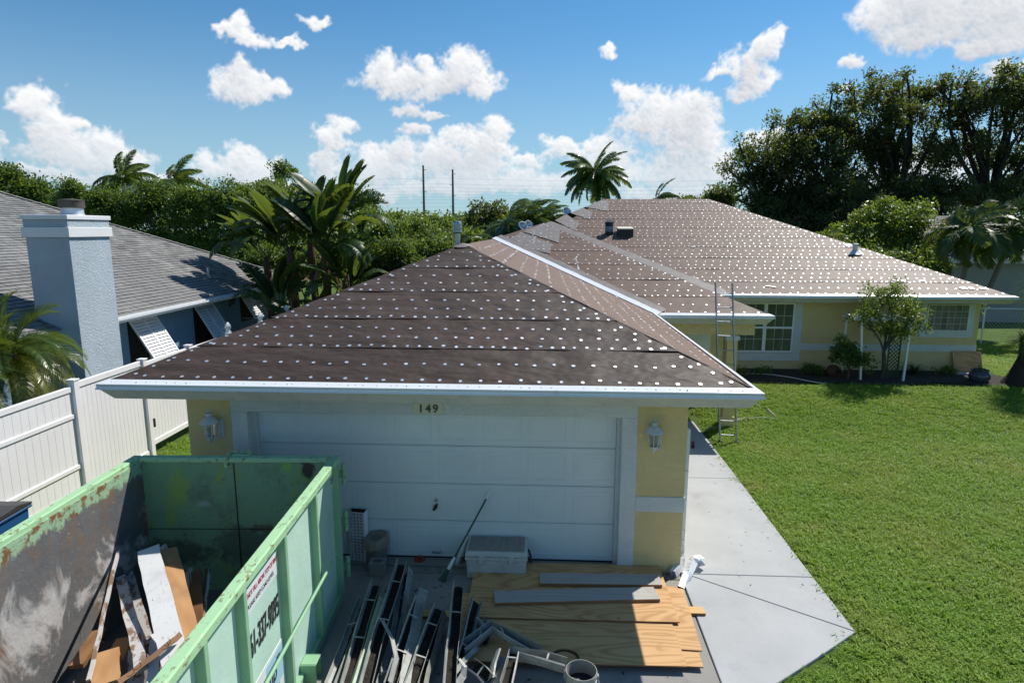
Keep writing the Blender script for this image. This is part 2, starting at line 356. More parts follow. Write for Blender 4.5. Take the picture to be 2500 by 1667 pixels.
def wood(name, a, b, sc=1.0, axis=(1, 9, 9), rough=.62, stain=None, space='world', samt=.6):
    t = NT(name); p = t.pos(space); q = t.scale(p, axis)
    w = t.n('ShaderNodeTexWave', wave_type='BANDS', bands_direction='Y'); t.L.new(q, w.inputs['Vector']); w.inputs['Scale'].default_value = .45*sc; w.inputs['Distortion'].default_value = 14; w.inputs['Detail'].default_value = 3; w.inputs['Detail Scale'].default_value = .35
    f = t.math('ADD', t.math('MULTIPLY', w.outputs[0], .28), t.math('MULTIPLY', t.noise(t.scale(q, (.5, 1, 1)), 1.4*sc, 7, .65, .6), .72)); col = t.mix(t.rng(f, .22, .80), a, b)
    if stain: col = t.mix(t.rng(t.noise(p, 1.6, 6, .66), .52, .72, 0, samt), col, stain)
    return t.fin(col, rough, t.bump(t.noise(t.scale(p, tuple(v*3 for v in axis)), 8, 4), .15, .004), 0, .3)
M['ply'] = wood('pine_plywood', (.62, .41, .22), (.40, .22, .095), .9, (.7, 3.2, 3.2), stain=(.44, .23, .095), samt=.6)
def plymat():
    t = NT('pine_plywood'); p = t.pos(); q = t.scale(p, (.32, 1.5, 1.5)); n1 = t.noise(q, 1.5, 2, .4, .5)
    ring = t.math('ADD', t.math('MULTIPLY', t.math('SINE', t.math('MULTIPLY', n1, 95.0)), .5), .5)
    fine = t.noise(t.scale(p, (1.2, 22, 22)), 3, 4, .6); big = t.noise(p, 1.3, 5, .6)
    f = t.math('ADD', t.math('MULTIPLY', t.math('POWER', ring, 2.2), .34), t.math('ADD', t.math('MULTIPLY', fine, .30), t.math('MULTIPLY', big, .36)))
    col = t.mix(t.rng(f, .22, .74), (.62, .385, .18), (.41, .22, .088)); col = t.mix(t.rng(t.noise(t.scale(p, (1, 1.6, 1)), 2.6, 5, .62, .4), .60, .70, 0, .65), col, (.38, .19, .08))
    kn = t.vor(t.scale(p, (1, 1.4, .01)), 1.9); col = t.mix(t.rng(kn.outputs['Distance'], .030, .055, .8, 0), col, (.20, .095, .04))
    return t.fin(col, .62, t.bump(fine, .12, .003), 0, .3)
M['ply'] = plymat()
M['plyedge'] = simple('plywood_edge', (.36, .17, .075), (.20, .09, .04), .8, 4, 60, .2, aniso=(1, 1, 30))
M['greyboard'] = wood('weathered_grey_board', (.44, .42, .39), (.36, .345, .32), 1.2, (1, 8, 8), stain=(.25, .23, .21))
M['pine'] = wood('new_pine', (.66, .44, .20), (.54, .34, .14), 1.3, (1, 8, 8))
M['oldwood'] = wood('old_brown_wood', (.26, .135, .06), (.15, .075, .035), 1.3, (8, 1, 8), space='obj')
M['orangewood'] = wood('stripped_orange_wood', (.52, .30, .14), (.38, .20, .085), 1.3, (8, 1, 8), space='obj', stain=(.20, .12, .07))
def oldpaint(name, paint, under, thr=.6):
    t = NT(name); p = t.pos('obj'); pk = t.rng(t.noise(t.scale(p, (2, 1, 2)), 5, 8, .72), thr, thr+.05); col = t.mix(pk, t.mix(t.noise(p, 3, 5), paint, tuple(v*.86 for v in paint)), under)
    col = t.mix(t.rng(t.noise(t.scale(p, (10, 2, 10)), 6, 5, .7), .62, .70), col, (.05, .04, .03)); col = t.mix(t.rng(t.noise(p, 4, 6, .7), .5, .75, 0, .5), col, tuple(v*.6 for v in paint))
    return t.fin(col, .7, t.bump(pk, .3, .004), 0, .3)
M['oldwhite'] = oldpaint('old_white_paint', (.74, .75, .75), (.40, .22, .10), .66)
M['peelwhite'] = oldpaint('peeling_white_paint', (.58, .56, .55), (.24, .15, .10), .52)
# ------------------------------------------------------------------ ground and paving
def sstep(a, b, x):
    t = min(1, max(0, (x-a)/(b-a))); return t*t*(3-2*t)
def gz(x, y):
    h = -0.085 + 0.37*sstep(5.2, 9.6, y)*sstep(7.0, 8.2, x)
    return h
def t_grass():
    t = NT('lawn_soil'); p = t.pos()
    col = t.mix(t.rng(t.noise(p, 1.1, 6, .65), .3, .7), (.075, .13, .022), (.12, .175, .035))
    col = t.mix(t.rng(t.noise(p, 55, 4, .7), .45, .7), col, (.04, .07, .015)); col = t.mix(t.rng(t.noise(p, .45, 5, .6), .60, .76, 0, .6), col, (.15, .125, .05))
    return t.fin(col, .95, t.bump(t.noise(p, 40, 5, .7), .8, .03), 0, .1)
M['lawn'] = t_grass()
xs = [-2500, -600, -200, -90, -45, -25, -16, -12] + [-9 + .75*i for i in range(41)] + [24, 28, 35, 50, 90, 200, 600, 2500]
ys = [-300, -60, -25, -14] + [-10 + .75*i for i in range(35)] + [18, 22, 30, 45, 70, 120, 300, 900, 3500]
V = [(x, y, gz(x, y)) for y in ys for x in xs]; nx_ = len(xs)
g = MB().add(V, [(j*nx_+i, j*nx_+i+1, (j+1)*nx_+i+1, (j+1)*nx_+i) for j in range(len(ys)-1) for i in range(nx_-1)])
tag(obj('ground', g, M['lawn'], smooth=True), 'grassy ground of the lot and its surroundings', 'ground', kind='structure')

def slab(name, pts, z0, z1, mat, parent=None, bevel=.006):
    return obj(name, MB().prism([(p[0], p[1], z0) for p in pts], (0, 0, z1-z0)), mat, parent, bevel=bevel)
dw = thing('driveway', 'stained grey concrete driveway in front of the garage', 'driveway', (1.5, -5, -.05)); dw['kind'] = 'structure'
slab('slab', [(-2.55, -.165), (-2.55, -4.2), (1.78, -4.2), (1.78, -.165)], -.2, -.05, M['drive'], dw)
slab('slab', [(1.788, -.165), (1.788, -4.2), (5.655, -4.2), (5.69, -.165)], -.2, -.052, M['drive'], dw)
slab('slab', [(-2.55, -4.21), (-2.55, -14), (1.78, -14), (1.78, -4.21)], -.2, -.05, M['drive'], dw)
slab('slab', [(1.788, -4.21), (1.788, -14), (5.6, -14), (5.65, -4.21)], -.2, -.05, M['drive'], dw)
slab('apron', [(-.9, -.155), (5.70, -.155), (5.70, -.022), (-.9, -.022)], -.2, -.048, M['sill'], dw)
slab('threshold', [(-.0, -.02), (4.87, -.02), (4.87, .40), (-.0, .40)], -.2, -.012, M['sill'], dw)
wk = thing('walkway', 'pale grey painted concrete walkway along the lawn', 'walkway', (6.6, 2, -.05)); wk['kind'] = 'structure'
for pts in ([(5.73, 3.31), (7.475, 3.31), (7.48, 7.6), (5.73, 7.6)], [(5.73, -.005), (7.435, -.005), (7.47, 3.30), (5.73, 3.30)],
            [(5.79, -.018), (7.436, -.018), (7.437, -1.136)], [(5.715, -.03), (5.765, -.016), (7.430, -1.148), (6.911, -1.541), (6.249, -2.02), (5.68, -2.42)],
            [(4.6, 7.61), (7.48, 7.61), (7.48, 11), (4.6, 11)]):
    slab('slab', pts, -.2, -.045, M['walk'], wk)

# ------------------------------------------------------------------ the yellow house
S = .4045; EZ = 2.574; LEN = math.sqrt(1+S*S)
house = thing('house', 'yellow stucco single-storey house with a brown felt-covered hip roof under repair', 'house', (2.45, 0, -.05))
walls = sub('wall', house); roof = sub('roof', house)
def wbox(x0, x1, y0, y1, z0, z1, m='yellow', par=walls, name='wall_block', bev=.0): return obj(name, MB().bb(x0, x1, y0, y1, z0, z1), M[m], par, bevel=bev)
wbox(-.809, -.19, 0, .2, -.12, 2.43); wbox(5.06, 5.709, 0, .2, -.12, 2.43)
wbox(5.53, 5.709, .2, 8.6, -.12, 2.43); wbox(-.809, -.63, .2, 12, -.12, 2.43); wbox(-.19, 5.06, .02, .2, 2.085, 2.43)
wbox(-.217, 0, -.018, .24, -.12, 2.079, 'wtrim', name='door_trim', bev=.008); wbox(4.877, 5.082, -.018, .24, -.12, 2.079, 'wtrim', name='door_trim', bev=.008)
wbox(-.2172, 5.0822, -.0185, .24, 2.0795, 2.43, 'wtrim', name='door_header', bev=.008)
for a, b in ((5.084, 5.721), (-.821, -.219)): wbox(a, b, -.014, .02, .814, 1.022, 'wtrim', name='band_trim', bev=.006)
wbox(5.70, 5.7212, .02, 8.5, .814, 1.022, 'wtrim', name='band_trim')
# main block behind, standing a step higher
WY = 11.14
wbox(8.4, 16.72, WY, WY+.2, .0, 2.43); wbox(16.52, 16.722, WY+.2, 24, .0, 2.43); wbox(8.4, 8.6, 8.6, WY, -.1, 2.43); wbox(5.709, 8.4, 8.6, 8.8, -.1, 2.43)
wbox(-.8, 8.4, 11.9, 12.1, -.1, 2.5)
wbox(11.62, 16.734, WY-.014, WY+.01, .9, 1.1, 'wtrim', name='band_trim'); wbox(16.71, 16.735, WY, 24, .9, 1.1, 'wtrim', name='band_trim')
# porch: beam and column
wbox(5.95, 8.62, 6.35, 6.55, 2.12, 2.41, name='porch_beam'); wbox(8.42, 8.62, 6.55, 8.6, 2.12, 2.41, name='porch_beam')
wbox(8.02, 8.26, 6.33, 6.57, .0, 2.12, name='porch_column', bev=.01); wbox(7.985, 8.295, 6.30, 6.60, 2.0, 2.10, 'wtrim', name='column_capital', bev=.01); wbox(7.99, 8.29, 6.305, 6.595, -.1, .22, name='column_base', bev=.01)
def glassmat(name, c):
    t = NT(name); p = t.pos(); col = t.mix(t.rng(t.noise(t.scale(p, (3, 3, .6)), 2.4, 4), .35, .7), c, tuple(v*1.9 for v in c)); return t.fin(col, .06, None, 0, .6)
M['glass'] = glassmat('window_glass', (.045, .058, .054)); M['blockglass'] = glassmat('curtained_glass', (.13, .125, .10))
M['munt'] = simple('grey_white_muntin', (.42, .44, .44), (.36, .38, .38), .5, 3, 40, .05)
def window(x0, x1, z0, z1, y, nx, nz, mid=True, glass='glass', fr=.05):
    w = sub('window', walls)
    f = MB(); f.bb(x0-fr, x0, y-.03, y+.06, z0-fr, z1+fr); f.bb(x1, x1+fr, y-.03, y+.06, z0-fr, z1+fr); f.bb(x0, x1, y-.03, y+.06, z0-fr, z0); f.bb(x0, x1, y-.03, y+.06, z1, z1+fr)
    if mid: f.bb(x0, x1, y-.035, y+.05, (z0+z1)/2-.03, (z0+z1)/2+.03)
    obj('frame', f, M['white'], w)
    obj('pane', MB().bb(x0-.01, x1+.01, y-.002, y+.03, z0-.01, z1+.01), M[glass], w)
    for i in range(1, nx): obj('muntin', MB().bb(x0+(x1-x0)*i/nx-.009, x0+(x1-x0)*i/nx+.009, y-.012, y+.0, z0, z1), M['munt'], w)
    for j in range(1, nz):
        zc = z0+(z1-z0)*j/nz
        if mid and abs(zc-(z0+z1)/2) < .05: continue
        obj('muntin', MB().bb(x0, x1, y-.0135, y-.001, zc-.009, zc+.009), M['munt'], w)
    return w
for (a, b) in ((8.86, 9.62), (9.72, 10.46), (10.56, 11.31)): window(a, b, .88, 2.28, WY-.04, 3, 4)
wbox(8.74, 11.61, WY-.028, WY+.01, .57, .815, 'wtrim', name='window_trim'); wbox(11.375, 11.612, WY-.0285, WY+.01, .817, 2.42, 'wtrim', name='window_trim')
wbox(8.6, 8.74, WY-.0285, WY+.01, .57, 2.42, 'wtrim', name='window_trim')
window(15.22, 16.36, 1.55, 2.29, WY-.03, 6, 4, False, 'blockglass', .02)
wbox(15.02, 16.57, WY-.02, WY+.01, 1.33, 1.525, 'wtrim', name='window_trim'); wbox(16.39, 16.571, WY-.021, WY+.01, 1.526, 2.42, 'wtrim', name='window_trim'); wbox(15.02, 15.195, WY-.021, WY+.01, 1.526, 2.42, 'wtrim', name='window_trim')
obj('wall_vent', MB().bb(12.01, 12.14, WY-.012, WY+.01, .79, .85), M['galv'], walls)
window(6.2, 7.0, .9, 2.1, 8.56, 2, 4); obj('front_door', MB().bb(7.35, 8.25, 8.54, 8.59, -.05, 2.02), M['white'], walls, bevel=.01)

# ---- roof planes
class Plane:
    def __init__(s, O, e, up2, poly2, name=''):
        s.O = Vector(O); s.e = Vector((*e, 0)); s.u = Vector((up2[0], up2[1], S)).normalized(); s.n = s.e.cross(s.u).normalized()
        if s.n.z < 0: s.n = -s.n
        s.poly = [s.loc(Vector(p)) for p in poly2]
    def loc(s, p): d = p-s.O; return (d.dot(s.e), d.dot(s.u))
    def P(s, a, h, k=0.0): return s.O + s.e*a + s.u*h + s.n*k
    def hr(s, a):
        ys_ = []; n = len(s.poly)
        for i in range(n):
            (x0, y0), (x1, y1) = s.poly[i], s.poly[(i+1) % n]
            if abs(x1-x0) < 1e-9: continue
            t = (a-x0)/(x1-x0)
            if -1e-9 <= t <= 1+1e-9: ys_.append(y0+t*(y1-y0))
        return (min(ys_), max(ys_)) if len(ys_) >= 2 else None
    def inside(s, a, h, m=0.0):
        n = len(s.poly); sg = 0; ar = sum(s.poly[i][0]*s.poly[(i+1) % n][1]-s.poly[(i+1) % n][0]*s.poly[i][1] for i in range(n))
        for i in range(n):
            (x0, y0), (x1, y1) = s.poly[i], s.poly[(i+1) % n]; L_ = math.hypot(x1-x0, y1-y0)
            c = ((x1-x0)*(h-y0)-(y1-y0)*(a-x0))/L_*(1 if ar > 0 else -1)
            if c < m: return False
        return True
    def arange(s, h0, h1):
        n = len(s.poly); o = []
        for i in range(n):
            (x0, y0), (x1, y1) = s.poly[i], s.poly[(i+1) % n]
            for hh in (h0, h1):
                if abs(y1-y0) > 1e-9:
                    t = (hh-y0)/(y1-y0)
                    if 0 <= t <= 1: o.append(x0+t*(x1-x0))
            if h0 <= y0 <= h1: o.append(x0)
        return (min(o), max(o)) if o else None
from mathutils import noise as mnoise
def rz(y, y0): return EZ + S*(y-y0)
AP = (2.45, 3.259, EZ+S*3.943)
R_END = (2.45, 9.983, AP[2]); MP = (3.87, 11.097, EZ+S*5.057); ML = (6.29, 18.1, EZ+S*7.6); MR = (10.44, 18.1, EZ+S*7.6)
E0 = -.684
pl_gf = Plane((-1.493, E0, EZ), (1, 0), (0, 1), [(-1.493, E0, EZ), (6.393, E0, EZ), AP])
pl_gr = Plane((6.393, E0, EZ), (0, 1), (-1, 0), [(6.393, E0, EZ), (6.393, 6.04, EZ), R_END, AP])
pl_mf = Plane((6.393, 6.04, EZ), (1, 0), (0, 1), [(6.393, 6.04, EZ), (8.927, 6.04, EZ), MP, R_END])
pl_ma = Plane((8.927, 10.5, EZ), (1, 0), (0, 1), [(1.2, 10.5, EZ), (17.3, 10.5, EZ), MR, ML])
deck = MB()
for p in (pl_gf, pl_gr, pl_mf, pl_ma): deck.poly([p.P(a, h, -.012) for a, h in p.poly])
lo = .012
def dn(q): return (q[0], q[1], q[2]-lo)
deck.poly([dn(q) for q in ((8.927, 6.04, EZ), (8.927, 10.5, EZ), (3.87, 15.557, MP[2]), MP)])
deck.poly([dn(q) for q in ((17.3, 10.5, EZ), (17.3, 25.7, EZ), MR)]); deck.poly([dn(q) for q in (MR, (17.3, 25.7, EZ), (-1.3, 25.7, EZ), ML)])
deck.poly([dn(q) for q in ((-1.493, E0, EZ), AP, R_END, (-1.493, 9.98, EZ))]); deck.poly([dn(q) for q in (R_END, MP, (3.87, 15.557, MP[2]), (-1.493, 15.557, EZ), (-1.493, 9.98, EZ))])
deck.poly([dn(q) for q in (ML, (-1.31, 10.5, EZ), (-1.31, 25.7, EZ))])
obj('deck', deck, M['feltedge'], roof)
def strip_k(p, a, h, h0, h1, amp, lift, seed, edge=1.0):
    w = mnoise.noise(Vector((a*2.1+seed, h*3.3, seed)))*amp + mnoise.noise(Vector((a*.8+seed, h*7.0+5, seed+9)))*amp*.8
    f = 1.0 if h0 > .02 else min(1, max(0, (h-.06)/.30))
    return .003 + lift*max(0, 1-(h-h0)/.30)**1.5*(1 if h0 > .02 else .1) + (w*edge + amp)*f
def strip(p, h0, h1, mat, amp=.006, lift=.016, seed=0.0):
    r = p.arange(h0, h1)
    if not r or r[1]-r[0] < .02: return
    ns = max(4, int((r[1]-r[0])/.13)); nh = 6; V = []; top = []
    b = MB()
    for i in range(ns+1):
        a = r[0]+(r[1]-r[0])*i/ns; q = p.hr(a)
        if q is None: q = (0, 0)
        lo_, hi_ = max(h0, q[0]), min(h1, q[1])
        if hi_ < lo_: lo_ = hi_ = min(max(h0, q[0]), q[1])
        for j in range(nh+1):
            h = lo_+(hi_-lo_)*j/nh; edge = min(1, (hi_-lo_)/.3)
            k = strip_k(p, a, h, h0, h1, amp, lift, seed, edge)
            V.append(p.P(a, h, k))
    W_ = nh+1
    b.add(V, [(i*W_+j, (i+1)*W_+j, (i+1)*W_+j+1, i*W_+j+1) for i in range(ns) for j in range(nh)])
    b.mi = 1
    bot = [V[i*W_] for i in range(ns+1)]
    b.add(bot + [v-p.n*(lift+.008) for v in bot], [(i, ns+1+i, ns+2+i, i+1) for i in range(ns)])  # near-black skirt paints in the shadow line under each lap
    return obj('underlayment_strip', b, [mat, M['feltedge']], roof, smooth=True)
def rowh(px, py, p):
    d = ray(px, py); t = (p.O-CAM).dot(p.n)/d.dot(p.n); return p.loc(CAM+d*t)[1]
def levels(p, hmax, first=.86, step=.855):
    o = [0.0]; h = first
    while h < hmax-.12: o.append(h); h += step
    return o + [hmax+.01]
LIFT = .008
lv_gf = [0.0] + [rowh(1250, y, pl_gf) for y in (856, 783.5, 716.5, 657.5)] + [3.943*LEN]
lv_gr = levels(pl_gr, 3.943*LEN); lv_mf = levels(pl_mf, 5.057*LEN, .9); lv_ma = levels(pl_ma, 7.6*LEN, .9)
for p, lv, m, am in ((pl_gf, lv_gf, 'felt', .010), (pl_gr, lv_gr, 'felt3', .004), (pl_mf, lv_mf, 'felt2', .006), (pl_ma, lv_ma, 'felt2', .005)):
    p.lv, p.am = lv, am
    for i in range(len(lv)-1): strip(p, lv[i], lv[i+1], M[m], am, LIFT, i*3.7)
# ---- membrane patches
def onp(p, x, y, y0=None, k=.02):
    """point of plane p above plan position x,y"""
    d = p.n; z = p.O.z - ((x-p.O.x)*d.x + (y-p.O.y)*d.y)/d.z; return Vector((x, y, z)) + d*k
PATCH = []
def patch(p, pts, k=.026): PATCH.append((p, pts, k)); return obj('membrane_patch', MB().poly([onp(p, x, y, k=k) for x, y in pts]), M['membrane'], roof)
patch(pl_mf, [(2.75, 9.75), (4.05, 9.05), (4.1, 9.65), (3.25, 10.4)]); patch(pl_mf, [(3.3, 10.45), (4.3, 9.72), (4.35, 10.55), (3.87, 11.05)], .027)
patch(pl_ma, [(4.3, 15.9), (5.0, 15.0), (5.2, 15.6), (4.75, 16.5)]); patch(pl_ma, [(4.9, 16.6), (5.6, 16.0), (5.75, 16.7), (5.4, 17.15)]); patch(pl_ma, [(5.5, 17.2), (6.35, 16.8), (6.45, 17.7), (6.2, 17.98)])
# ---- tin tags
tags = []   # (plane, a, h)
def tagrows(p, lv, lap, fld, m=.07):
    for i in range(len(lv)-1):
        h0, h1 = lv[i], lv[i+1]; full = h1-h0
        rows = ([(h0+.045, lap)] if i else []) + [(h0+full*.36, fld), (h0+full*.68, fld)]
        if not i: rows = [(.20, fld), (.53, fld)]
        for (h, d) in rows:
            r = p.arange(h, h+.001)
            if not r: continue
            a = r[0]+random.uniform(.03, d)
            while a < r[1]:
                hh = h+random.gauss(0, .012)
                if p.inside(a, hh, m): tags.append((p, a, hh))
                a += d*random.uniform(.84, 1.16)
def tagline(p, a0, h0, a1, h1, d):
    n = int(math.hypot(a1-a0, h1-h0)/d)
    for i in range(n+1):
        t = i/max(1, n); a, h = a0+(a1-a0)*t+random.gauss(0, .015), h0+(h1-h0)*t
        if p.inside(a, h, .03): tags.append((p, a, h))
tagrows(pl_gf, lv_gf, .155, .235); nfront0 = len(tags)
A_ = pl_gf.poly
tagline(pl_gf, .16, .07, A_[2][0]-.02, A_[2][1]-.16, .235); tagline(pl_gf, A_[1][0]-.16, .07, A_[2][0]+.02, A_[2][1]-.16, .235)
nfront = len(tags)
tagrows(pl_gr, lv_gr, .16, .27); tagrows(pl_mf, lv_mf, .16, .27); tagrows(pl_ma, lv_ma, .16, .27)
q = pl_mf.poly; tagline(pl_mf, q[1][0]-.1, .08, q[2][0], q[2][1]-.1, .2)
q = pl_ma.poly; tagline(pl_ma, q[1][0]-.15, .1, q[2][0]-.1, q[2][1]-.1, .22)
q0 = pl_mf.loc(atz(1405, 0, 0)*0 + Vector((4.5, 8.9, rz(8.9, 6.04))));
for (x, y0, y1) in ((4.75, 8.25, 8.9), (3.6, 9.7, 10.55)):
    a0, h0 = pl_mf.loc(Vector((x, y0, rz(y0, 6.04)))); a1, h1 = pl_mf.loc(Vector((x, y1, rz(y1, 6.04)))); tagline(pl_mf, a0, h0, a1, h1, .09)
def disc(r=.0225, n=10): return [(r*math.cos(2*math.pi*k/n), r*math.sin(2*math.pi*k/n)) for k in range(n)]
tm = MB().prism([(x, y, 0) for x, y in disc()], (0, 0, .0025)); tm.add([(x*.32, y*.32, .0026) for x, y in disc()], [tuple(range(10))]); tme = tm.mesh('tin_tag'); tme.materials.append(M['tin'])
def tagmat(p, a, h):
    tl = Matrix.Rotation(random.gauss(0, .03), 3, 'X') @ Matrix.Rotation(random.gauss(0, .03), 3, 'Y')
    R = Matrix((p.e, p.u, p.n)).transposed() @ tl
    i = max(j for j in range(len(p.lv)-1) if p.lv[j] <= max(h, 0)); k = strip_k(p, a, h, p.lv[i], p.lv[i+1], p.am, LIFT, i*3.7) + .003
    w_ = p.P(a, h)
    for (pp, pts, kk) in PATCH:
        if pp is p:
            n_ = len(pts); c_ = [(pts[(j+1) % n_][0]-pts[j][0])*(w_.y-pts[j][1])-(pts[(j+1) % n_][1]-pts[j][1])*(w_.x-pts[j][0]) for j in range(n_)]
            if all(v > -.05 for v in c_) or all(v < .05 for v in c_): k = max(k, kk+.006)
    return Matrix.Translation(p.P(a, h, k)) @ R.to_4x4() @ Matrix.Diagonal((random.uniform(.88, 1.14), random.uniform(.88, 1.14), 1, 1))
front = tags[:nfront]; front.sort(key=lambda t: t[2]); single = front[:300]; rest = front[300:]+tags[nfront:]
RINV = WM(roof).inverted()
for (p, a, h) in single:
    o = link('tin_tag', tme, roof); o.matrix_basis = RINV @ tagmat(p, a, h)
stf = MB()
for (p, a, h) in rest:
    Mx = tagmat(p, a, h); s_ = 1.0
    stf.add([Mx @ Vector((x*s_, y*s_, 0)) for x, y in disc(.021, 8)], [tuple(range(8))])
tag(obj('tin_tags', stf, M['tin'], roof), kind='stuff')
# ---- valley metal, membranes, hip cover
def ribbon(name, p, ctr, w0, w1, mat, k=.03, n=40, wob=.02, th=.004, amp=.006):
    """band along plan line ctr[0]->ctr[1] on plane p, from offset w0 to w1 perpendicular (plan)"""
    a, b_ = Vector(ctr[0]), Vector(ctr[1]); d = (b_-a).normalized(); q = Vector((d.y, -d.x)); b = MB(); V = []
    for i in range(n+1):
        c = a+(b_-a)*i/n
        for j, w in enumerate((w0, (w0+w1)/2, w1)):
            ww = w + (random.uniform(-wob, wob) if abs(w) > .02 else 0); t = c+q*ww; V.append(onp(p, t.x, t.y, k=k+random.uniform(-amp, amp)))
    b.add(V, [(i*3+j, (i+1)*3+j, (i+1)*3+j+1, i*3+j+1) for i in range(n) for j in (0, 1)])
    return obj(name, b, mat, roof, smooth=True)
va, vb = (6.393, 6.04), (2.45, 9.983)
ribbon('hip_fold', pl_gr, ((6.35, -.64), (2.46, 3.25)), -.01, .075, M['felt'], .018, 60, .012, amp=.005)
ribbon('valley_metal', pl_mf, (va, vb), -.02, .135, M['drip'], .040, 40, .006, amp=.003)
ribbon('valley_membrane', pl_mf, (va, vb), .12, .34, M['membrane'], .028, 40, .03)
ribbon('valley_membrane', pl_ma, ((8.95, 10.5), (3.89, 15.56)), .0, .38, M['membrane'], .03, 50, .03)
# crumpled membrane cap at the garage peak
cap = MB(); ring = []
for i in range(14):
    a = math.pi*2*i/14; r = .25+random.uniform(-.06, .06); x, y = AP[0]+r*math.cos(a), AP[1]+.05+r*math.sin(a)*.9
    z = min(onp(pl_gf, x, y).z, onp(pl_gr, x, y).z, onp(pl_gr, 2*AP[0]-x, y).z); ring.append((x, y, z+.012+random.uniform(0, .012)))
cap.add(ring+[(AP[0], AP[1], AP[2]+.034)], [(i, (i+1) % 14, 14) for i in range(14)]); obj('peak_membrane', cap, M['membrane'], roof)
sc_ = MB(); c0 = onp(pl_gf, 4.95, 1.0, k=.034)
c1 = pl_gf.loc(aty(1467, 780, 0)); 
# light sealant smears near the eave of the main roof
def smear(px, py, p, w, h):
    d = ray(px, py); t = (p.O-CAM).dot(p.n)/d.dot(p.n); a, hh = p.loc(CAM+d*t); n = 11; b = MB()
    b.poly([p.P(a+w*(1+.35*random.uniform(-1, 1))*math.cos(2*math.pi*i/n), hh+h*(1+.35*random.uniform(-1, 1))*math.sin(2*math.pi*i/n), .03) for i in range(n)])
    return obj('sealant_smear', b, M['white'], roof)
for (px, py, w, h) in ((2190, 686, .10, .05), (2207, 688, .09, .05), (2250, 687, .10, .04), (2352, 705, .10, .07), (2370, 705, .09, .07), (2397, 706, .10, .05), (1700, 681, .08, .04), (1692, 604, .09, .03), (2070, 600, .12, .10), (2092, 620, .16, .14), (1875, 700, .09, .03), (1888, 702, .07, .03)):
    smear(px, py, pl_ma, w, h)
# ---- eaves: drip edge, fascia, soffit
def profile(name, p0, p1, out, prof, mat, m0=1, m1=1, z=EZ, closed=True):
    p0, p1, out = Vector(p0), Vector(p1), Vector(out); d = (p1-p0).normalized(); b = MB(); n = len(prof); V = []
    for (e, sg, m) in ((p0, -1, m0), (p1, 1, m1)):
        for (o, zz) in prof:
            q_ = e + out*o + d*(sg*m*o); V.append((q_.x, q_.y, z+zz))
    b.add(V, [(i, (i+1) % n, n+(i+1) % n, n+i) for i in range(n)] + [tuple(range(n-1, -1, -1)), tuple(range(n, 2*n))])
    return obj(name, b, mat, roof)
DRIP = [(.0, .024), (-.095, .024+.095*S), (-.095, .017+.095*S), (-.006, .016), (-.006, -.022), (.008, -.044), (.013, -.040), (.0, -.018)]
FASC = [(-.012, .0), (-.012, -.035), (-.125, -.185), (-.15, -.17), (-.04, .0)]
SOFF = [(-.13, -.165), (-.13, -.18), (-.72, -.18), (-.72, -.165)]
def eave(p0, p1, out, m0=1, m1=1):
    profile('drip_edge', p0, p1, out, DRIP, M['drip'], m0, m1); profile('fascia', p0, p1, out, FASC, M['offwhite'], m0, m1); profile('soffit', p0, p1, out, SOFF, M['offwhite'], m0, m1)
eave((-1.493, E0), (6.393, E0), (0, -1)); eave((6.393, E0), (6.393, 6.04), (1, 0), 1, -1); eave((-1.493, 14), (-1.493, E0), (-1, 0), 0, 1)
eave((6.393, 6.04), (8.927, 6.04), (0, -1), -1, 1); eave((8.927, 6.04), (8.927, 10.5), (1, 0), 1, -1)
eave((8.927, 10.5), (17.3, 10.5), (0, -1), -1, 1); eave((17.3, 10.5), (17.3, 25.7), (1, 0), 1, 0)
# nail heads along the front drip flange, and a seam
nl = MB()
for i in range(64):
    x = -1.38+7.66*i/63+random.gauss(0, .02); nl.box((x, E0+.05+random.gauss(0, .006), EZ+.024+.05*S), (.014, .01, .006))
tag(obj('flange_nails', nl, M['galv'], roof), kind='stuff')
obj('drip_joint', MB().bb(4.02, 4.028, E0-.016, E0+.09, EZ-.046, EZ+.030), M['galv'], roof)
# ---- small things fixed to the roof
def plumb_vent(x, y, p, r, h):
    b = onp(p, x, y, k=.0); t = sub('roof_vent', roof)
    obj('pipe', MB().lathe([(r, -.05), (r, h), (r*1.25, h), (r*1.25, h+.05), (r*.8, h+.06)], 14, b), M['galv'], t, True)
    obj('flashing', MB().lathe([(r*3.0, -.03), (r*1.5, .06), (r*1.1, .12)], 14, b), M['galv'], t, True)
plumb_vent(14.0, 13.3, pl_ma, .075, .26)
fb = Vector((2.16, 4.75, 3.80)); fl = sub('flue', roof)
obj('pipe', MB().lathe([(.055, -.1), (.055, .70)], 18, fb), M['alu'], fl, True)
obj('cap', MB().lathe([(.065, .56), (.095, .58), (.095, .63), (.078, .635), (.078, .65), (.095, .655), (.095, .70), (.078, .705), (.078, .72), (.092, .725), (.092, .76), (.075, .79), (.0, .795)], 18, fb), M['alu'], fl, True)
obj('storm_collar', MB().lathe([(.22, -.2), (.16, .0), (.09, .06), (.065, .08)], 18, fb), M['membrane'], fl, True)

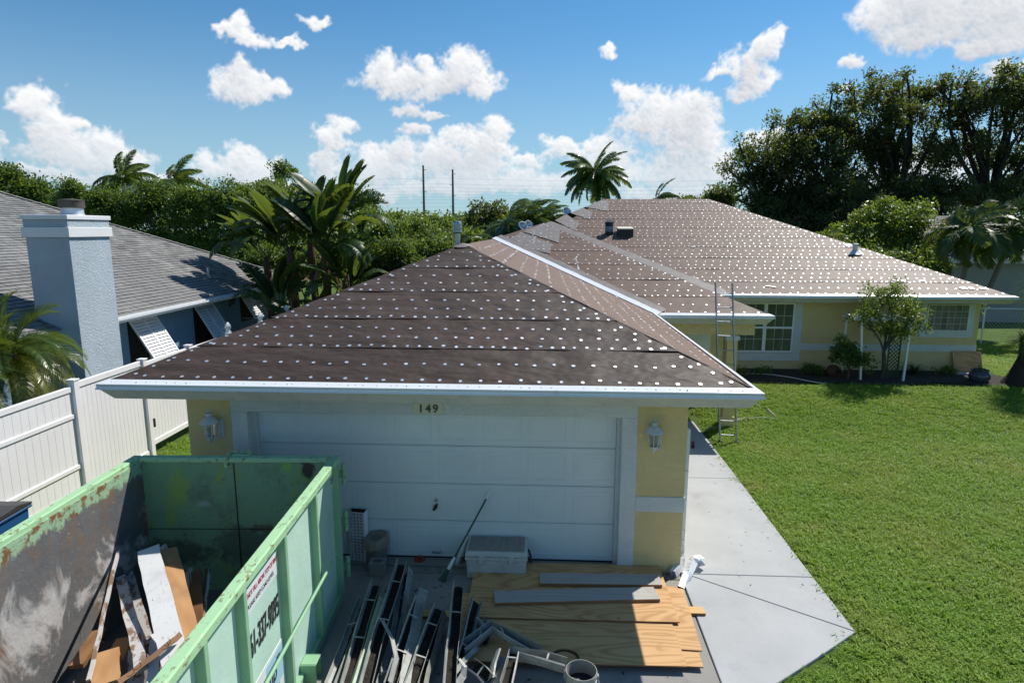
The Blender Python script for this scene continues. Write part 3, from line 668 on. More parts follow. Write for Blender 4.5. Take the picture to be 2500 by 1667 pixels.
# ---- garage door
gd = sub('garage_door', house); X0, X1, DY = .06, 4.831, .176; DW = X1-X0
def door_section():
    b = MB(); h = .5333; z0, z1 = .003, h-.003; b.bb(0, DW, .0, .04, z0, z1); n = 8; cw = DW/n
    b.v = b.v; 
    for i in range(n):
        x0, x1, a0, a1 = i*cw+.05, (i+1)*cw-.05, .075, h-.075
        # moulded frame standing proud round a stepped field
        for (u0, u1, w0, w1) in ((x0, x1, a0, a0+.018), (x0, x1, a1-.018, a1), (x0, x0+.018, a0+.018, a1-.018), (x1-.018, x1, a0+.018, a1-.018)): b.bb(u0, u1, -.005, .002, w0, w1)
        b.prism([(x0+.065, -.004, a0+.06), (x1-.065, -.004, a0+.06), (x1-.065, -.004, a1-.06), (x0+.065, -.004, a1-.06)], (0, .006, 0))
    b.bb(.0, DW, -.004, .0, h-.022, h-.010); b.bb(.0, DW, -.004, .0, .008, .02)
    return b.mesh('door_section')
ds = door_section(); M['door'] = simple('door_paint', (.72, .76, .77), (.66, .70, .715), .42, 1.2, 60, .04); ds.materials.append(M['door'])
gi_ = WM(gd).inverted()
for k in range(4):
    o = link('door_section', ds, gd); o.matrix_basis = gi_ @ Matrix.Translation((X0, DY, k*.5333)); bv = o.modifiers.new('bevel', 'BEVEL'); bv.width = .004; bv.segments = 1
obj('door_jamb', MB().bb(-.01, .058, .10, .235, -.01, 2.079), M['wtrim'], gd); obj('door_jamb', MB().bb(4.833, 4.888, .10, .235, -.01, 2.079), M['wtrim'], gd)
obj('weather_seal', MB().bb(.06, 4.831, .165, .22, -.0115, .002), M['black'], gd)
o = obj('lock', MB().lathe([(.028, 0), (.026, .012), (.01, .014)], 14), M['alu'], gd, True, world=False); o.matrix_basis = gi_ @ Matrix.Translation((2.44, DY-.002, .83)) @ Matrix.Rotation(math.pi/2, 4, 'X')
o = obj('turn_handle', MB().prism([(-.012, 0, -.06), (.012, 0, -.05), (.026, 0, .0), (.012, 0, .045), (-.006, 0, .06), (-.024, 0, .01)], (0, -.035, 0)), M['black'], gd, world=False, bevel=.004); o.matrix_basis = gi_ @ Matrix.Translation((2.43, DY-.002, .735)) @ Matrix.Rotation(.5, 4, 'Y')
hb = MB(); hb.bb(2.375, 2.495, DY-.045, DY-.03, .068, .085); hb.bb(2.375, 2.39, DY-.03, DY, .068, .085); hb.bb(2.48, 2.495, DY-.03, DY, .068, .085); obj('lift_handle', hb, M['alu'], gd)

# ---- number plaque
def text_mesh(txt, size, depth=.004, align='CENTER', bold=0.0, shear=0.0, spacing=1.0):
    c = bpy.data.curves.new('lettering', 'FONT'); c.body = txt; c.size = size; c.extrude = depth/2; c.align_x = align; c.align_y = 'CENTER'; c.offset = bold; c.shear = shear; c.space_character = spacing
    o = bpy.data.objects.new('lettering', c); COL.objects.link(o); dg = bpy.context.evaluated_depsgraph_get(); me = bpy.data.meshes.new_from_object(o.evaluated_get(dg)); bpy.data.objects.remove(o); bpy.data.curves.remove(c)
    return me
pq = thing('number_plaque', 'oval-ended cream house number plaque reading 149 above the garage door', 'house number', (2.395, -.03, 2.165))
pr = [(-.20, -.05), (-.16, -.075), (.16, -.075), (.20, -.05), (.215, 0), (.20, .05), (.16, .075), (-.16, .075), (-.20, .05), (-.215, 0)]
M['cream'] = simple('cream_plate', (.66, .63, .50), (.60, .57, .45), .5, 6, 40, .05); M['bronze'] = simple('grey_numerals', (.09, .088, .075), (.06, .058, .05), .5, 8, 40, .05)
obj('plate', MB().prism([(2.395+x, -.019, 2.165+z) for x, z in pr], (0, -.012, 0)), M['cream'], pq, bevel=.003)
for i, c in enumerate('149'):
    me = text_mesh(c, .145, .012, bold=.003); me.materials.append(M['bronze']); o = link('numeral', me, pq); o.location = ((-.095, 0, .095)[i], -.006, .0); o.rotation_euler = (math.pi/2, 0, 0)
for x in (-.185, .185): obj('screw', MB().lathe([(.008, 0), (.006, .004)], 8, (2.395+x, -.031, 2.165)), M['bronze'], pq)

# ---- wall lanterns
def lantern(label, x, z):
    t = thing('wall_lantern', label, 'lamp', (x, 0, z), group='wall lanterns beside the garage door')
    wm = M['lampwhite']; c = (0, -.14, 0)
    obj('backplate', MB().bb(.04, .12, -.022, .0, -.20, .06), wm, t, world=False, bevel=.012, segs=2)
    obj('arm', MB().tube([(.08, -.02, -.14), (.085, -.08, -.17), (.06, -.13, -.175), (.0, -.14, -.155)], .014, 8), wm, t, True, world=False)
    obj('base_cup', MB().lathe([(.0, -.235), (.012, -.225), (.018, -.205), (.035, -.19), (.045, -.165), (.055, -.145), (.06, -.135)], 16, c), wm, t, True, world=False)
    for k in range(6):
        a = 2*math.pi*k/6+.3; obj('cage_rib', MB().tube([(c[0]+.055*math.cos(a), c[1]+.055*math.sin(a), -.14), (c[0]+.085*math.cos(a), c[1]+.085*math.sin(a), .045)], .006, 6), wm, t, world=False)
    obj('glass_shade', MB().lathe([(.05, -.138), (.078, .042)], 12, c, False), M['lampglass'], t, True, world=False)
    obj('bulb', MB().lathe([(.012, -.135), (.012, -.10), (.022, -.07), (.024, -.045), (.012, -.02), (.0, -.015)], 12, c), M['cream'], t, True, world=False)
    obj('hood', MB().lathe([(.085, .045), (.118, .04), (.12, .047), (.10, .075), (.075, .105), (.045, .125), (.034, .132), (.034, .16), (.05, .168), (.048, .176), (.02, .185)], 20, c), wm, t, True, world=False)
    obj('finial', MB().lathe([(.006, .18), (.018, .195), (.016, .208), (.006, .22), (.009, .228), (.0, .245)], 12, c), wm, t, True, world=False)
    return t
M['lampwhite'] = simple('weathered_white_cast', (.62, .64, .66), (.50, .52, .54), .5, 14, 60, .2, dirt=(.35, .34, .33)); 
_t = NT('lamp_glass'); _t.fin((.8, .85, .85), .05, None, 0, .5, **{'Transmission Weight': .9, 'Alpha': .55}); M['lampglass'] = _t.m
lantern('white wall lantern on the yellow pillar above the dumpster', -.445, 1.92); lantern('white wall lantern on the yellow pillar beside the walkway', 5.265, 1.895)
# ------------------------------------------------------------------ dumpster
DU = thing('dumpster', 'open-top pale green roll-off dumpster with rusty rim and phone number', 'dumpster', (.2585, -.8725, -.05), math.radians(2.61))
DUW = WM(DU); DUI = DUW.inverted()
def greenpaint(name, base, rustz=True, inside=False):
    t = NT(name); p = t.pos('obj' if False else 'world')
    col = t.mix(t.rng(t.noise(p, 1.3, 6, .6), .3, .7), base, tuple(v*.84 for v in base))
    if inside: col = t.mix(t.rng(t.noise(t.scale(p, (1, 1, .6)), 3.2, 6, .65, .8), .58, .66, 0, .55), col, (.24, .36, .04))
    col = t.mix(t.rng(t.noise(p, 2.4, 6, .7), .60, .74, 0, .5), col, tuple(v*.62+.02 for v in base))
    scr = t.rng(t.noise(t.scale(p, (4, 4, .8)), 7, 6, .74), .64 if inside else .68, .70 if inside else .73, 0, .8); col = t.mix(scr, col, (.10, .045, .02))
    spk = t.rng(t.noise(p, 26, 4, .7), .63 if inside else .69, .68 if inside else .74, 0, .85 if inside else .5); col = t.mix(spk, col, (.03, .028, .022))
    if inside:
        mud = t.rng(t.noise(p, 1.5, 7, .7), .52, .70, 0, .6); col = t.mix(mud, col, (.065, .075, .06))
    return t.fin(col, .55, t.bump(t.noise(p, 9, 4, .6), .25, .02), 0, .4)
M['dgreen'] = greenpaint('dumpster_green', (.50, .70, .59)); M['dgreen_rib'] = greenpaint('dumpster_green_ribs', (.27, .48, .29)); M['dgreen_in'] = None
def dtail(px, py):
    d = DUI.to_3x3() @ ray(px, py); o = DUI @ CAM; t = (-.05-o.y)/d.y; return DUW @ (o+d*t)
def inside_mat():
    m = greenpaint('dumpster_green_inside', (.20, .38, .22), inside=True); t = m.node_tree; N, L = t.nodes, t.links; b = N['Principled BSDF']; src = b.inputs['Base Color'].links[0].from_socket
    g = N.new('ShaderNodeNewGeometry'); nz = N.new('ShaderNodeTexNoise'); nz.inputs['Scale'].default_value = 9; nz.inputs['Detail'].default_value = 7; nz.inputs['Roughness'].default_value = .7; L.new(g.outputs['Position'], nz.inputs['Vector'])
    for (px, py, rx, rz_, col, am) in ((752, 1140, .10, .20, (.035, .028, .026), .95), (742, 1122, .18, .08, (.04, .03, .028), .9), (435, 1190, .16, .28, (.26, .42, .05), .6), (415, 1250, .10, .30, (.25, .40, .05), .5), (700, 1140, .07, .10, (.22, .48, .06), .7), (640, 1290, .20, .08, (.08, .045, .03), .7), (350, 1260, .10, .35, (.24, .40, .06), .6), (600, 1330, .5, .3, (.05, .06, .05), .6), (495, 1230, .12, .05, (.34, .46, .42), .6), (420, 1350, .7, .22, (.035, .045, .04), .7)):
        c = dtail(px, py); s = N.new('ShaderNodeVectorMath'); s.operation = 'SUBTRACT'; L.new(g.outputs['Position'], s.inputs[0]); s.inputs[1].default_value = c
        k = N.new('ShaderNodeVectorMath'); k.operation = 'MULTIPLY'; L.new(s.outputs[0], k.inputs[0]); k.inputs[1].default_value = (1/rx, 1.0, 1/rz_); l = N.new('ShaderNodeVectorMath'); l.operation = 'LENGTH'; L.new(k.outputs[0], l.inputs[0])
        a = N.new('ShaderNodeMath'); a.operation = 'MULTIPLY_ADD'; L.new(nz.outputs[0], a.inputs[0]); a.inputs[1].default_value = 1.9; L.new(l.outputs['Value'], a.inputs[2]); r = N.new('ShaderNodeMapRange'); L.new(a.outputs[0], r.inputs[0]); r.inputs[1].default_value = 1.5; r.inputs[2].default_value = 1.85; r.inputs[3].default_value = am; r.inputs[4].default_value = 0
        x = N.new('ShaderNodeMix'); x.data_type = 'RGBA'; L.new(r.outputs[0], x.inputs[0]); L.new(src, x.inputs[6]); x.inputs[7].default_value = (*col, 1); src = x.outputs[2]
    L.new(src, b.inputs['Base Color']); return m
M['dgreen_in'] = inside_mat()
def rimmat():
    t = NT('rusty_rim'); p = t.pos(); r = t.rng(t.noise(t.scale(p, (1, .45, 1)), 18, 8, .76), .56, .62, 0, .85); col = t.mix(r, (.34, .56, .32), t.mix(t.noise(p, 22, 5, .7), (.26, .105, .035), (.11, .045, .022)))
    col = t.mix(t.rng(t.noise(p, 14, 5, .7), .62, .68, 0, .7), col, (.58, .55, .36)); return t.fin(col, .7, t.bump(r, .4, .006), 0, .3)
M['rim'] = rimmat()
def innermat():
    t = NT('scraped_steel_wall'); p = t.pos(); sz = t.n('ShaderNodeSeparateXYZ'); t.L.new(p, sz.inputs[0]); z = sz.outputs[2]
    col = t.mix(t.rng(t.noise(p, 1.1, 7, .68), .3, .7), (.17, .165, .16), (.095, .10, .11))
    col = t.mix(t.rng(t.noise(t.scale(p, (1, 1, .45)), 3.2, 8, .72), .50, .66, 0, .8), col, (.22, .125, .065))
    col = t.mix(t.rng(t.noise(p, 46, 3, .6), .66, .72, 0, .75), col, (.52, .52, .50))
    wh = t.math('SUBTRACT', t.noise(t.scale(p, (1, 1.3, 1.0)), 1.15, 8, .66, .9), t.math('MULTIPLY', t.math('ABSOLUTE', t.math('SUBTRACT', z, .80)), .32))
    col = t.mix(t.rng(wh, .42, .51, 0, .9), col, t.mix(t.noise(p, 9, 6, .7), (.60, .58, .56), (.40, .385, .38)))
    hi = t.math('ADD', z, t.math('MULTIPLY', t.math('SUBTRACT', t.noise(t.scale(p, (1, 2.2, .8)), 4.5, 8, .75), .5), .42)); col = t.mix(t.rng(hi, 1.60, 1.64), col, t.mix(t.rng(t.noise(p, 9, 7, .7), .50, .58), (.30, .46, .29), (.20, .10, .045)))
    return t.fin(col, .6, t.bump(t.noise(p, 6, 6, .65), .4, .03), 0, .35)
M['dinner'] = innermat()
HR, HB, TH, WX, DL = 1.85, .16, .05, 1.147, 6.7    # rim height, floor, wall thickness, half width, length (local, ground at 0)
def db(x0, x1, y0, y1, z0, z1, m, name, bev=0.0, par=DU): return obj(name, MB().bb(x0, x1, y0, y1, z0, z1), M[m], par, world=False, bevel=bev)
w = MB(); w.bb(WX-TH, WX, -DL, 0, .10, HR-.06)
db(WX-TH-.001, WX-.002, -DL, -.05, .12, HR-.05, 'dgreen', 'side_wall'); db(-WX+.002, -WX+TH, -DL, -.05, .12, HR-.05, 'dinner', 'side_wall')
db(-WX, WX, -.05, -.0, .12, HR-.05, 'dgreen_in', 'tailgate'); db(-WX+.01, WX-.01, -DL, -.06, .10, HB, 'dinner', 'floor'); db(-WX, WX, -DL-.05, -DL, .12, HR-.05, 'dgreen', 'front_wall')
for s_ in (-1, 1): db(min(s_*(WX+.075), s_*(WX-.03)), max(s_*(WX+.075), s_*(WX-.03)), -DL, .02, HR-.085, HR, 'rim', 'top_rail', .012)
db(-WX+.031, WX-.031, -.075, .03, HR-.06, HR-.002, 'rim', 'top_rail', .01)
db(WX-.02, WX+.05, -DL, .02, .02, .14, 'dgreen_rib', 'bottom_rail', .008); db(-WX-.05, -WX+.02, -DL, .02, .02, .14, 'dgreen_rib', 'bottom_rail', .008)
def dloc(px, py, lx):
    d = DUI.to_3x3() @ ray(px, py); o = DUI @ CAM; t = (lx-o.x)/d.x; return o+d*t
z5 = lambda x, y: (x/2.0447, 900+y/2.0447)
r55 = lambda x, y: (550+x/4.48, 1050+y/4.48)
r65 = lambda x, y: (550+x/4.2725, 1300+y/4.2725)
ribs = [dloc(*r55(1205, 420), WX+.03).y-.02, dloc(*r55(960, 760), WX+.03).y, dloc(*r55(620, 1260), WX+.03).y, dloc(*r65(165, 780), WX+.03).y]
dr_ = ribs[2]-ribs[3]
while ribs[-1] > -6.3: ribs.append(ribs[-1]-.62)
for y in ribs:
    for s_ in (1, -1):
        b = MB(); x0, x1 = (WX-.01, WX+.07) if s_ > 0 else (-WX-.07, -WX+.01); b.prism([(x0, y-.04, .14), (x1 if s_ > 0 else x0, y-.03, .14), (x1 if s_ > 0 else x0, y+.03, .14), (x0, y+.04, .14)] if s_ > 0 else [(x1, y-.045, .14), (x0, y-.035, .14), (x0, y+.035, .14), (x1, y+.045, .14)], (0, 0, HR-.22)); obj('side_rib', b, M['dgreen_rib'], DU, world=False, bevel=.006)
for z in (.42, 1.02, 1.62):
    h_ = sub('hinge', DU); h_.matrix_parent_inverse = Matrix.Identity(4)
    for k in range(3): obj('knuckle', MB().tube([(WX+.10, .045, z-.13+.088*k), (WX+.10, .045, z-.05+.088*k)], .028, 10), M['dgreen_rib'], h_, True, world=False)
    obj('hinge_leaf', MB().bb(WX-.02, WX+.10, .03, .04, z-.05, z+.05), M['dgreen_rib'], h_, world=False)
# tailgate seams and latch
for x in (-.02, ): obj('weld_seam', MB().bb(x, x+.012, -.058, -.051, .2, HR-.07), M['black'], DU, world=False)
obj('weld_seam', MB().bb(-WX+.06, WX-.06, -.0575, -.0515, .95, .957), M['black'], DU, world=False)
lt = MB(); lt.bb(-.10, .16, .0, .07, HR+.0, HR+.012); lt.bb(-.10, -.08, .0, .07, HR-.06, HR+.03); lt.bb(.14, .16, .0, .07, HR, HR+.04); lt.bb(-.085, .15, .05, .065, HR+.03, HR+.042); lt.bb(-.11, -.07, -.085, .03, HR-.11, HR+.012)
obj('latch', lt, M['rim'], DU, world=False)
# long bar across the right side, hook box
p0 = dloc(*r65(1118, 300), WX+.13); p1 = dloc(*r65(430, 1568), WX+.13); p2 = p1+(p1-p0)*.5
obj('tarp_bar', MB().tube([p0, p1, p2], .016, 8), M['dgreen_rib'], DU, True, world=False)
pt = dloc(*r65(1245, 20), WX+.10); obj('bar_cable', MB().tube([p0, (p0+pt)/2+Vector((0, 0, -.01)), pt], .004, 5), M['dgreen_rib'], DU, world=False)
hk = dloc(*r65(935, 1430), WX+.12); b = MB()
for (x0, x1, y0, y1, z0, z1) in ((0, .16, -.09, -.075, -.12, .12), (0, .16, .075, .09, -.12, .12), (0, .012, -.075, .075, -.12, .12), (0, .16, -.075, .075, .105, .12), (.05, .075, -.075, .075, -.07, -.03)): b.bb(WX+x0, WX+x1, hk.y+y0, hk.y+y1, hk.z+z0, hk.z+z1)
obj('hook_box', b, M['dgreen_rib'], DU, world=False, bevel=.006)
# decals with lettering (on the right wall, facing +x): local frame x'=+y, y'=+z
M['decal'] = simple('decal_white', (.70, .74, .73), (.62, .66, .66), .5, 4, 30, .03); M['ink'] = simple('black_ink', (.015, .016, .018), (.03, .03, .03), .6, 30, 60, .05); M['redink'] = simple('red_ink', (.52, .03, .10), (.40, .03, .08), .6, 30, 60, .05)
M['blueink'] = simple('pale_blue_ink', (.36, .56, .66), (.30, .50, .6), .6, 20, 60, .05)
WXO = WX+.0015
def dtext(txt, size, y, z, mat, name, bold=0.0, shear=0.0, stretch=1.0, k=.003, rot=0.0):
    me = text_mesh(txt, size, .001, 'CENTER', bold, shear); me.materials.append(M[mat]); o = link(name, me, DU)
    o.matrix_basis = Matrix.Translation((WXO+k, y, z)) @ Matrix(((0, 0, 1, 0), (1, 0, 0, 0), (0, 1, 0, 0), (0, 0, 0, 1))) @ Matrix.Rotation(rot, 4, 'Z') @ Matrix.Diagonal((stretch, 1, 1, 1)); return o
ya, yb = ribs[3]+.05, ribs[2]-.05; yc, wd = (ya+yb)/2, yb-ya
stk = DU
obj('warning_sticker', MB().bb(WXO-.004, WXO+.001, ya+.005, yb-.005, 1.44, 1.66), M['decal'], stk, world=False)
dtext('\u2191DO NOT FILL ABOVE TOP OF BIN\u2191', .062, yc, 1.595, 'redink', 'warning_lettering', .001, 0, wd*.92/(.062*15.6)); dtext('PLEASE KEEP LOAD LEVEL', .055, yc, 1.50, 'ink', 'warning_lettering', 0, 0, wd*.80/(.055*12.6))
dtext('561-337-9095', .30, yc+.0, 1.15, 'ink', 'phone_lettering', .006, .10, wd*1.06/(.30*6.7))
obj('company_sticker', MB().bb(WXO-.004, WXO+.001, ya+.01, yb-.01, .30, .80), M['decal'], stk, world=False); obj('company_panel', MB().bb(WXO, WXO+.002, yc-.02, yb-.02, .45, .77), M['blueink'], stk, world=False)
dtext('Dump', .22, yc-.03, .60, 'ink', 'company_lettering', .006, .2, .8); dtext('That', .15, yb-.10, .66, 'ink', 'company_lettering', 0, .2, .7); dtext('Dumpster', .14, yc, .42, 'ink', 'company_lettering', .004, .2, .8)
pz = dloc(*r55(1160, 555), WXO); obj('number_sticker', MB().bb(WXO-.003, WXO+.001, pz.y-.05, pz.y+.05, pz.z-.07, pz.z+.09), M['decal'], stk, world=False); dtext('21', .10, pz.y, pz.z, 'ink', 'number_lettering', .002)

# ---- timber thrown in the dumpster
s6 = lambda x, y: (200+x/4.2725, 1300+y/4.2725)
def timber(label, A, za, B, zb, w, t, mat, side=(1, 0, 0), roll=0.0, cat='board', name='scrap_board'):
    a = atz(*s6(*A), za); b = atz(*s6(*B), zb); d = b-a; sd_ = Matrix.Rotation(roll, 3, d.normalized()) @ Vector(side); L_ = d.length
    dn_ = d.normalized(); sv = (sd_-dn_*sd_.dot(dn_)).normalized(); n = sv.cross(dn_)
    r = thing(name, label, cat, (a+b)/2, group='scrap timber in the dumpster'); r.rotation_euler = Matrix((sv, dn_, n)).transposed().to_euler()
    mb = MB(); nseg = 10; V = []
    for i in range(nseg+1):
        y = -L_/2+L_*i/nseg; jj = random.uniform(-.006, .006) if 0 < i < nseg else random.uniform(-.012, .012)
        for (sx, sz) in ((-1, -1), (1, -1), (1, 1), (-1, 1)): V.append((sx*(w/2)+jj, y+(random.uniform(-.02, .02) if i in (0, nseg) else 0), sz*t/2))
    mb.add(V, [(3, 2, 1, 0), tuple(nseg*4+k for k in range(4))]+[(i*4+k, i*4+(k+1) % 4, (i+1)*4+(k+1) % 4, (i+1)*4+k) for i in range(nseg) for k in range(4)])
    mats = mat if isinstance(mat, tuple) else (mat, mat)
    o = obj('plank', mb, [M[mats[0]], M[mats[1]]], r, world=False)
    for f in o.data.polygons:
        if abs(f.normal.z) < .7: f.material_index = 1
    for k in range(4):
        y = random.uniform(-.45, .45)*L_; x = random.uniform(-.4, .4)*w; obj('bent_nail', MB().tube([(x, y, t/2), (x+.008, y+.006, t/2+.03), (x+.03, y+.012, t/2+.045)], .0025, 5), M['black'], r, world=False)
    return r
timber('broad white-painted board leaning in the middle of the dumpster', (690, 170), .95, (1010, 1480), .72, .215, .03, ('oldwhite', 'orangewood'), roll=.12)
timber('orange stripped board right of the broad white board', (905, 170), .88, (1180, 1300), .62, .17, .03, ('orangewood', 'peelwhite'), roll=-.15)
timber('grey peeling board behind the orange board', (835, 150), .86, (1060, 1250), .56, .10, .04, 'peelwhite', roll=.5)
timber('peeling pinkish-white beam left of the broad white board', (410, 480), .62, (630, 1400), .62, .10, .09, 'peelwhite', roll=.15)
timber('dirty blue-grey board with a nailed edge beside the peeling beam', (480, 430), .56, (690, 1180), .50, .12, .03, ('peelwhite', 'oldwood'), roll=.3)
timber('thin grey stick standing against the rusty wall', (378, 195), .95, (75, 1540), .55, .03, .03, 'peelwhite', name='scrap_stick', cat='stick')
timber('thin brown stick lying across the broad white board', (1045, 1055), .86, (370, 1580), .80, .045, .03, 'oldwood', side=(0, 1, .4), name='scrap_stick', cat='stick')
timber('brown board edge standing right of the orange board', (1190, 400), .62, (1195, 1180), .40, .13, .03, 'oldwood', roll=.2)
timber('blue-grey painted board end right of the orange board', (1110, 400), .60, (1140, 960), .42, .09, .03, 'peelwhite', roll=.6)
timber('long brown strip with a white edge by the right wall', (1310, 375), .60, (1240, 1050), .40, .05, .04, ('oldwood', 'peelwhite'), roll=.5)
timber('pale bluish panel leaning on the right wall', (1470, 860), .55, (1280, 1180), .45, .24, .03, 'oldwhite', roll=.6)
timber('short pine block in the lower left corner', (255, 1260), .55, (250, 1600), .50, .22, .06, 'orangewood')
timber('brown plank lying low at the left', (460, 1100), .35, (330, 1330), .34, .16, .04, 'orangewood', side=(.6, .6, 0))
timber('dark wooden beam at the lower left of the pile', (180, 1030), .40, (-60, 1400), .40, .12, .05, 'oldwood')
timber('narrow white board under the broad white board', (770, 1060), .55, (740, 1580), .60, .09, .03, ('oldwhite', 'orangewood'), roll=.2)
timber('dark weathered plank at the bottom of the pile', (560, 1230), .40, (560, 1600), .45, .13, .03, 'peelwhite')

# ------------------------------------------------------------------ plywood, boards, small stuff on the driveway
PG = 'plywood sheets stacked before the garage'
def sheet(label, c, rz_, z, w=2.44, d=1.22, t=.014, name='plywood_sheet'):
    r = thing(name, label, 'plywood', (c[0], c[1], z), rz_, PG)
    o = obj('panel', MB().bb(-w/2, w/2, -d/2, d/2, 0, t), [M['ply'], M['plyedge']], r, world=False)
    for f in o.data.polygons:
        if abs(f.normal.z) < .7: f.material_index = 1
    return r
sheet('bottom plywood sheet sticking out nearest the walkway', (4.345, -1.235), -.035, -.012)
sheet('plywood sheet at the front of the stack by the grey bucket', (4.14, -1.33), .012, .018)
sheet('plywood sheet under the top one, showing at the right edge', (4.40, -.98), -.05, .003)
sheet('top plywood sheet carrying the two grey boards', (4.215, -.62), .012, .040)
def board(label, A, B, z, w, t, mat, name='board', cut=0.0, cat='board', grp=None):
    a, b = Vector((*A, z)), Vector((*B, z)); d = b-a; r = thing(name, label, cat, (a+b)/2, math.atan2(d.y, d.x), grp); L_ = d.length
    o = obj('plank', MB().prism([(-L_/2-cut, -w/2, 0), (L_/2, -w/2, 0), (L_/2+cut, w/2, 0), (-L_/2, w/2, 0)], (0, 0, t)), [M[mat], M['plyedge']], r, world=False, bevel=.003)
    for f in o.data.polygons:
        if f.normal.y < -.7: f.material_index = 1
    return r
board('grey weathered board near the garage on the top plywood', (3.86, -.45), (5.37, -.405), .056, .25, .038, 'greyboard', cut=.01, grp='grey boards on the plywood')
board('grey weathered board nearest the camera on the top plywood', (3.30, -.89), (5.28, -.705), .056, .265, .038, 'greyboard', cut=-.012, grp='grey boards on the plywood')
board('short new pine stud end sticking out from under the plywood', (4.7, -.895), (5.81, -.865), -.05, .14, .037, 'pine', 'stud')
board('pine stud lying behind the gutter pile', (1.9, -1.08), (2.99, -1.10), -.05, .13, .037, 'pine', 'stud')
# cooler
M['cooler'] = simple('dirty_cooler_plastic', (.56, .575, .56), (.44, .45, .44), .6, 5, 60, .2, dirt=(.26, .25, .22), dirt_amt=.6); M['coolertop'] = simple('grimy_cooler_lid', (.36, .35, .32), (.24, .235, .215), .75, 4, 50, .4, dirt=(.13, .125, .11), aniso=(9, 1, 1))
ck = thing('cooler', 'big dirty white cooler box standing before the garage door', 'cooler', (3.285, -.085, -.05)); 
obj('body', MB().box((0, 0, .155), (.76, .40, .31), None, 1.035), M['cooler'], ck, world=False, bevel=.03, segs=3); obj('rim', MB().bb(-.405, .405, -.222, .222, .27, .318), M['cooler'], ck, world=False, bevel=.015, segs=2)
obj('lid', MB().box((0, 0, .358), (.82, .46, .075), None, .965), M['cooler'], ck, world=False, bevel=.025, segs=3); obj('lid_top', MB().bb(-.365, .365, -.195, .195, .394, .402), M['coolertop'], ck, world=False, bevel=.006)
for x in (-.2, .2): obj('latch', MB().bb(x-.035, x+.035, -.236, -.215, .235, .36), M['cooler'], ck, world=False, bevel=.008)
for s_ in (-1, 1): obj('rope_handle', MB().tube([(s_*.41, -.10, .28), (s_*.44, -.09, .20), (s_*.45, 0, .15), (s_*.44, .09, .20), (s_*.41, .10, .28)], .014, 8), M['black'], ck, True, world=False)
for i in range(22): obj('lid_rib', MB().bb(-.34+.0312*i, -.34+.0312*i+.01, -.18, .18, .4015, .4055), M['coolertop'], ck, world=False)
# broom
bt = aty(*(850+1640/4.704, 1150+215/4.704), .13); bm = atz(850+1235/4.704, 1150+990/4.704, .16); b0 = atz(850+1145/4.704, 1150+1140/4.704, .0+.06); be = atz(850+1075/4.704, 1150+1262/4.704, -.045)
dvec = (be-bt); bl = lambda k: bt+dvec*k
br = thing('broom', 'broom with green handle and white grip leaning on the garage door', 'broom', be)
M['grn'] = simple('dark_green_plastic', (.012, .075, .035), (.01, .055, .028), .4, 6, 50, .05)
obj('grip', MB().tube([bl(0), bl(.10)], .0135, 10), M['white'], br, True); obj('handle', MB().tube([bl(.10), bl(.74)], .0125, 10), M['grn'], br, True); obj('collar', MB().tube([bl(.74), bl(.78), bl(.87)], [.016, .022, .024], 10), M['white'], br, True)
hd = MB(); sdv = Vector((.8, -.5, 0)).normalized()
for i in range(70):
    o_ = random.uniform(-.06, .06); hd.tube([bl(.86)+sdv*o_*.35, bl(1.0)+sdv*o_+Vector((0, 0, random.uniform(0, .02)))], .004, 4)
tag(obj('bristles', hd, M['grn'], br), kind='stuff')
wp = thing('plastic_strip', 'bent white plastic strip leaning beside the broom', 'plastic strip', atz(850+1250/4.704, 1150+1075/4.704, -.03))
sv = [atz(850+x/4.704, 1150+y/4.704, z) for x, y, z in ((1375, 745, .33), (1335, 820, .25), (1310, 900, .18), (1270, 1000, .07), (1247, 1075, -.02))]
b = MB(); V = []
for p_ in sv: V += [p_+Vector((-.03, .0, .0)), p_+Vector((0, -.012, .0)), p_+Vector((.03, .0, .0))]
b.add(V, [(i*3+j, i*3+j+1, (i+1)*3+j+1, (i+1)*3+j) for i in range(4) for j in (0, 1)]); o = obj('strip', b, M['white'], wp, True); sm = o.modifiers.new('solid', 'SOLIDIFY'); sm.thickness = .004
# covered grey bucket, concrete paver, perforated panel, red cap
M['gbucket'] = simple('grimy_grey_plastic', (.20, .195, .17), (.13, .125, .11), .7, 6, 40, .3, dirt=(.06, .058, .05)); M['sack'] = simple('sagging_sackcloth', (.30, .275, .22), (.19, .17, .135), .9, 7, 30, .5, dirt=(.09, .08, .06))
bk = thing('bucket', 'grey bucket with a dirty sagging cover beside the dumpster', 'bucket', (1.645, .0, -.05))
obj('body', MB().lathe([(.125, .0), (.13, .01), (.148, .36), (.156, .365), (.156, .40)], 24), M['gbucket'], bk, True, world=False)
cv = MB(); n = 24; pr_ = [(.165, .30), (.172, .37), (.165, .415), (.13, .425), (.08, .40), (.03, .385), (.0, .38)]
V = [(r*math.cos(2*math.pi*k/n)*(1+.05*math.sin(5*k)), r*math.sin(2*math.pi*k/n)*(1+.04*math.cos(3*k)), z+(.022*math.sin(2*math.pi*k/n+1) if r > .1 else .01*math.sin(3*k))) for r, z in pr_ for k in range(n)]
cv.add(V, [(i*n+k, i*n+(k+1) % n, (i+1)*n+(k+1) % n, (i+1)*n+k) for i in range(len(pr_)-1) for k in range(n)]); obj('cover', cv, M['sack'], bk, True, world=False)
pv = thing('concrete_block', 'dark grey concrete block in front of the covered bucket', 'block', (1.71, -.21, -.05), .06); b = MB()
for q_ in ((-.10, .10, -.08, -.045, 0, .19), (-.10, .10, .045, .08, 0, .19), (-.10, -.06, -.045, .045, 0, .19), (.06, .10, -.045, .045, 0, .19)): b.bb(*q_)
